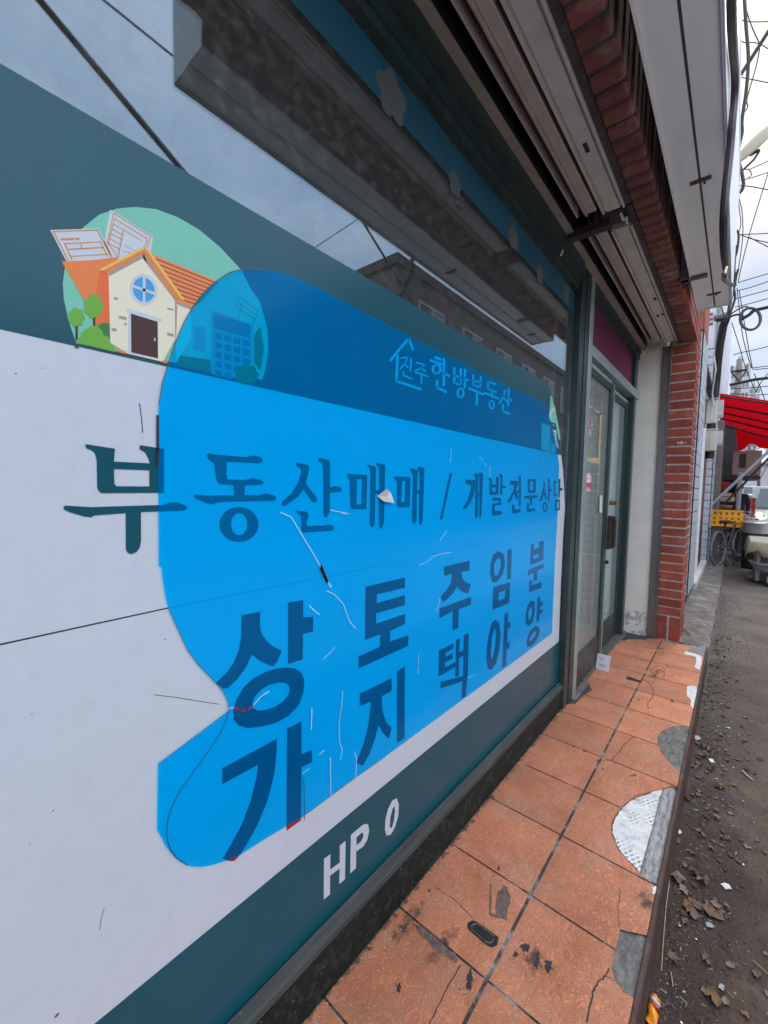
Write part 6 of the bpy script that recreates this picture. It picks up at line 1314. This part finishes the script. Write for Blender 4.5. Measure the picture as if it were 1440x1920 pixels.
# orange snack wrapper
wr = thing('snack_wrapper', 'orange and white torn snack wrapper at the foot of the step', 'wrapper', tuple(gp(1226, 1895)))
c = gp(1226, 1898); a = gp(1230, 1880) ; b = gp(1222, 1918); d = (b - a)
def wrap(name, t0, t1, m):
    bm = bmesh.new(); rows = []
    for i in range(6):
        t = t0 + (t1 - t0) * i / 5; p = a + d * t
        rows.append([bm.verts.new((p.x + .003 * math.sin(i * 2 + k * 2), p.y + k * .0125, GZ + .012 + .006 * math.sin(k * 2.2 + i) + .004 * (1 - k * k))) for k in (-1, -.5, 0, .5, 1)])
    for r0, r1 in zip(rows, rows[1:]):
        for k in range(4): bm.faces.new((r0[k], r0[k + 1], r1[k + 1], r1[k]))
    o = link(name, bm, m, wr, True); o.modifiers.new('t', 'SOLIDIFY').thickness = .0012
OW = mat('wrapper_orange', (.75, .27, .015), rough=.3)
wrap('torn_end', .0, .14, OW); wrap('white_band', .142, .34, PAPER); wrap('red_mark', .342, .52, mat('wrapper_red', (.45, .07, .02), rough=.3)); wrap('orange_body', .522, 1.25, OW)
# grit and dust crumbs
bm = bmesh.new()
for i in range(9000):
    X = .6 + 7 * random.random() ** 1.8; yb = .10 - abs(random.gauss(0, .30)) if i % 2 else .10 - abs(random.gauss(0, .07)); s = random.uniform(.001, .0042) * (1 + X * .12)
    c = Vector((X, yb, GZ)); v = [bm.verts.new(c + Vector((s * math.cos(t) * random.uniform(.5, 1.2), s * math.sin(t) * random.uniform(.5, 1.2), random.uniform(0, .002)))) for t in (0, 2.1, 4.2)]
    v.append(bm.verts.new(c + Vector((0, 0, s * random.uniform(.4, 1.1)))))
    for f in ((0, 1, 3), (1, 2, 3), (2, 0, 3)): bm.faces.new([v[k] for k in f])
def grit():
    m = mat('grit', (.20, .16, .13), rough=.95, var=.3, scale=30); nt = m.node_tree; b = nt.nodes['Principled BSDF']; g = N(nt, 'ShaderNodeNewGeometry'); r = N(nt, 'ShaderNodeValToRGB')
    e = r.color_ramp.elements; e[0].color = (.06, .045, .04, 1); e[1].color = (.5, .46, .42, 1); e[1].position = 1; x = e.new(.86); x.color = (.15, .11, .09, 1)
    nt.links.new(g.outputs['Random Per Island'], r.inputs[0]); nt.links.new(r.outputs[0], b.inputs['Base Color']); return m
tag(link('grit', bm, grit()), 'loose grit and crumbs scattered along the foot of the step', kind='stuff')
bm = bmesh.new()                             # crumbs of mortar along the foot of the window
for i in range(420):
    X = random.uniform(.3, 2.3); c = Vector((X, random.choice((.70, .69, .66, .62)) - abs(random.gauss(0, .03)), .0)); s = random.uniform(.0006, .0022)
    v = [bm.verts.new(c + Vector((s * math.cos(t), s * math.sin(t), 0))) for t in (0, 2.1, 4.2)] + [bm.verts.new(c + Vector((0, 0, s * 1.1)))]
    for f in ((0, 1, 3), (1, 2, 3), (2, 0, 3)): bm.faces.new([v[k] for k in f])
for i in range(160):
    X = random.uniform(.4, 2.2); z = random.uniform(.0, .17); c = Vector((X, .7033 if z < .125 else .716, z)) if z < .125 else Vector((X, .712, .182 - X * .012)); s = random.uniform(.0006, .0017)
    v = [bm.verts.new(c + Vector((s * math.cos(t), -.0004, s * math.sin(t)))) for t in (0, 2.1, 4.2)]; bm.faces.new(v)
tag(link('plaster_crumbs', bm, mat('crumb_white', (.62, .60, .57), rough=.9, var=.2, scale=60)), 'fine pale plaster crumbs along the foot of the shop window', kind='stuff')
bm = bmesh.new()                             # shredded stalks and fibres in the dirt
for i in range(1500):
    X = .8 + 5 * random.random() ** 1.6; yb = .10 - abs(random.gauss(0, .12)); l = random.uniform(.004, .022); a = random.uniform(0, 6.28); w = random.uniform(.0004, .0012); z = GZ + random.uniform(.001, .006)
    dx, dy = math.cos(a) * l, math.sin(a) * l; nx, ny = -math.sin(a) * w, math.cos(a) * w
    bm.faces.new([bm.verts.new(v) for v in ((X - nx, yb - ny, z), (X + nx, yb + ny, z + w), (X + dx + nx, yb + dy + ny, z + random.uniform(0, .006)), (X + dx - nx, yb + dy - ny, z))])
def fib():
    m = mat('fibre', (.20, .16, .13), rough=.95); nt = m.node_tree; b = nt.nodes['Principled BSDF']; g = N(nt, 'ShaderNodeNewGeometry'); r = N(nt, 'ShaderNodeValToRGB')
    e = r.color_ramp.elements; e[0].color = (.05, .03, .02, 1); e[1].color = (.48, .42, .34, 1); x = e.new(.7); x.color = (.17, .105, .065, 1)
    nt.links.new(g.outputs['Random Per Island'], r.inputs[0]); nt.links.new(r.outputs[0], b.inputs['Base Color']); return m
tag(link('dead_grass', bm, fib()), 'shredded dry stalks and fibres scattered in the dirt along the step', kind='stuff')
# note leaning on the door
nt_ = thing('paper_note', 'small white printed card standing against the sliding door', 'card', (3.27, .66, 0))
cq = [on(0, 3.17, *p) for p in ((1114, 1234), (1138, 1240), (1142, 1213), (1116, 1207))]; dz_ = min(cq[0].z, cq[1].z) - .002
def card(u, v, k):
    p = cq[0].lerp(cq[1], u).lerp(cq[3].lerp(cq[2], u), v); return Vector((p.x + .03 * v + .0006 * k, p.y - .012, p.z - dz_))
bm = bmesh.new(); fill(bm, [[(0, 0), (1, 0), (1, 1), (0, 1)]], card, 1); link('card', bm, mat('card_white', (.66, .65, .70), rough=.6, var=.03), nt_)
bm = bmesh.new()
for u0, u1, v0 in ((.15, .48, .78), (.15, .52, .70), (.2, .50, .62), (.12, .66, .34), (.12, .70, .28), (.25, .66, .22)):
    fill(bm, [[(u0, v0), (u1, v0), (u1, v0 + .035), (u0, v0 + .035)]], lambda u, v, k: card(u, v, k) + Vector((-.0012, 0, 0)), 0)
link('print', bm, mat('print_grey', (.16, .16, .18), rough=.8), nt_)
# threshold plates
PLT = mat('grey_threshold', (.20, .195, .18), rough=.6, var=.3, scale=20, metal=.2)
def plate(pts, label):
    bm = bmesh.new(); fill(bm, [[P0(*p) for p in pts]], lambda u, v, k: Vector((u, v, .011 - .01 * k)), 1); tag(link('threshold_plate', bm, PLT), label, 'plate')
E3 = lambda x, y: (1020 + x / 3.557, 800 + y / 3.557)
plate([E3(225, 1690), E3(302, 1712), E3(228, 1812), E3(205, 1838), E3(160, 1815)], 'loose grey plate on the tiles at the foot of the mullion, the nearer one')
plate([E3(490, 1385), E3(545, 1390), E3(495, 1450), E3(448, 1445)], 'grey plate on the tiles beside the far door jamb')
bm = bmesh.new(); bb_ = [P0(*E3(*p)) for p in ((240, 1740), (302, 1722), (318, 1760), (270, 1785), (240, 1810), (215, 1850), (160, 1850), (155, 1820))]
flat(bm, rough_poly(bb_, .004, 4), .0012); link('dirt_patch', bm, mat('dirt_fibres', (.075, .06, .05), rough=1, var=.6, scale=60), step)
bm = bmesh.new(); flat(bm, rough_poly([(3.9, .72), (4.2, .72), (4.2, .50), (4.12, .52), (4.05, .60), (3.95, .66)], .008, 4), .001); link('dirt_patch', bm, MATS['dirt_fibres'], step)
# tangle of black thread
Q = lambda x, y: Vector((*P0(1150 + x / 7.58, 1200 + y / 7.58), .004))
tp = [(400, 550), (440, 575), (480, 600), (520, 640), (545, 680), (570, 730), (568, 790), (540, 840), (500, 890), (490, 930), (500, 985)]
th = bmesh.new(); tube(th, spline([Q(*p) for p in tp], 4), .0011, 5)
tag(link('loose_thread', th, mat('thread_black', (.05, .035, .03), rough=.9)), 'single long black thread trailing from the tangle towards the crack', 'thread')
th = bmesh.new()
for _ in range(7):
    cx, cy = random.uniform(480, 660), random.uniform(300, 520); pts = []; a0 = random.uniform(0, 6); rr = random.uniform(35, 80)
    for k in range(14): pts.append(Q(cx + rr * math.cos(a0 + k * .55) * (1 + .2 * math.sin(k)) + k * 5, cy + rr * .7 * math.sin(a0 + k * .55) + k * 5))
    tube(th, spline(pts, 3), .0007, 4)
tube(th, spline([Q(*p) for p in ((480, 600), (520, 590), (575, 610), (560, 640), (600, 560), (590, 520), (620, 480))], 4), .0008, 4)
tag(link('black_thread', th, mat('thread_black', (.05, .035, .03), rough=.9)), 'tangle of looping thin black thread on the terracotta tiles beside the central joint', 'thread')
tag(link('thread_scrap', T(spline([Q(*p) for p in ((620, 130), (650, 122), (680, 126), (722, 150))], 4), .0014, 5), MATS['thread_black']), 'short dark curved scrap of thread near the foot of the brick pier', 'thread')
bm = bmesh.new()
for k in range(9): x, y = P0(1150 + random.uniform(755, 815) / 7.58, 1200 + random.uniform(345, 395) / 7.58); flat(bm, blob(x, y, .006, .003, random.random() * 3), .003 + .001 * k)
tag(link('lint_tuft', bm, mat('lint_grey', (.28, .26, .25), rough=1)), 'small grey tuft of lint at the end of the black thread', 'litter')
# stick on the concrete behind the pier
tag(link('broken_lath', T([on(2, -.08, 1277, 1172), on(2, -.08, 1296, 1189)], .008, 6), mat('lath_orange', (.45, .22, .12), rough=.8)), 'thin orange-brown lath on the concrete behind the brick pier', 'stick')
wp = [on(1, .69, *p) for p in ((1080, 968), (1087, 985), (1082, 1003), (1078, 1008))]
tag(link('loose_wire', T(spline(wp, 4), .0012, 5), BLACKM), 'thin black wire loop hanging at the edge of the mullion', 'wire')
bm = bmesh.new(); tube(bm, [on(1, .69, 1052, 478), on(1, .69, 1055, 470)], .006, 6); tag(link('paper_tag', bm, PAPER), 'tiny white tag stuck to the window head frame', 'tag')
bpy.context.view_layer.update()
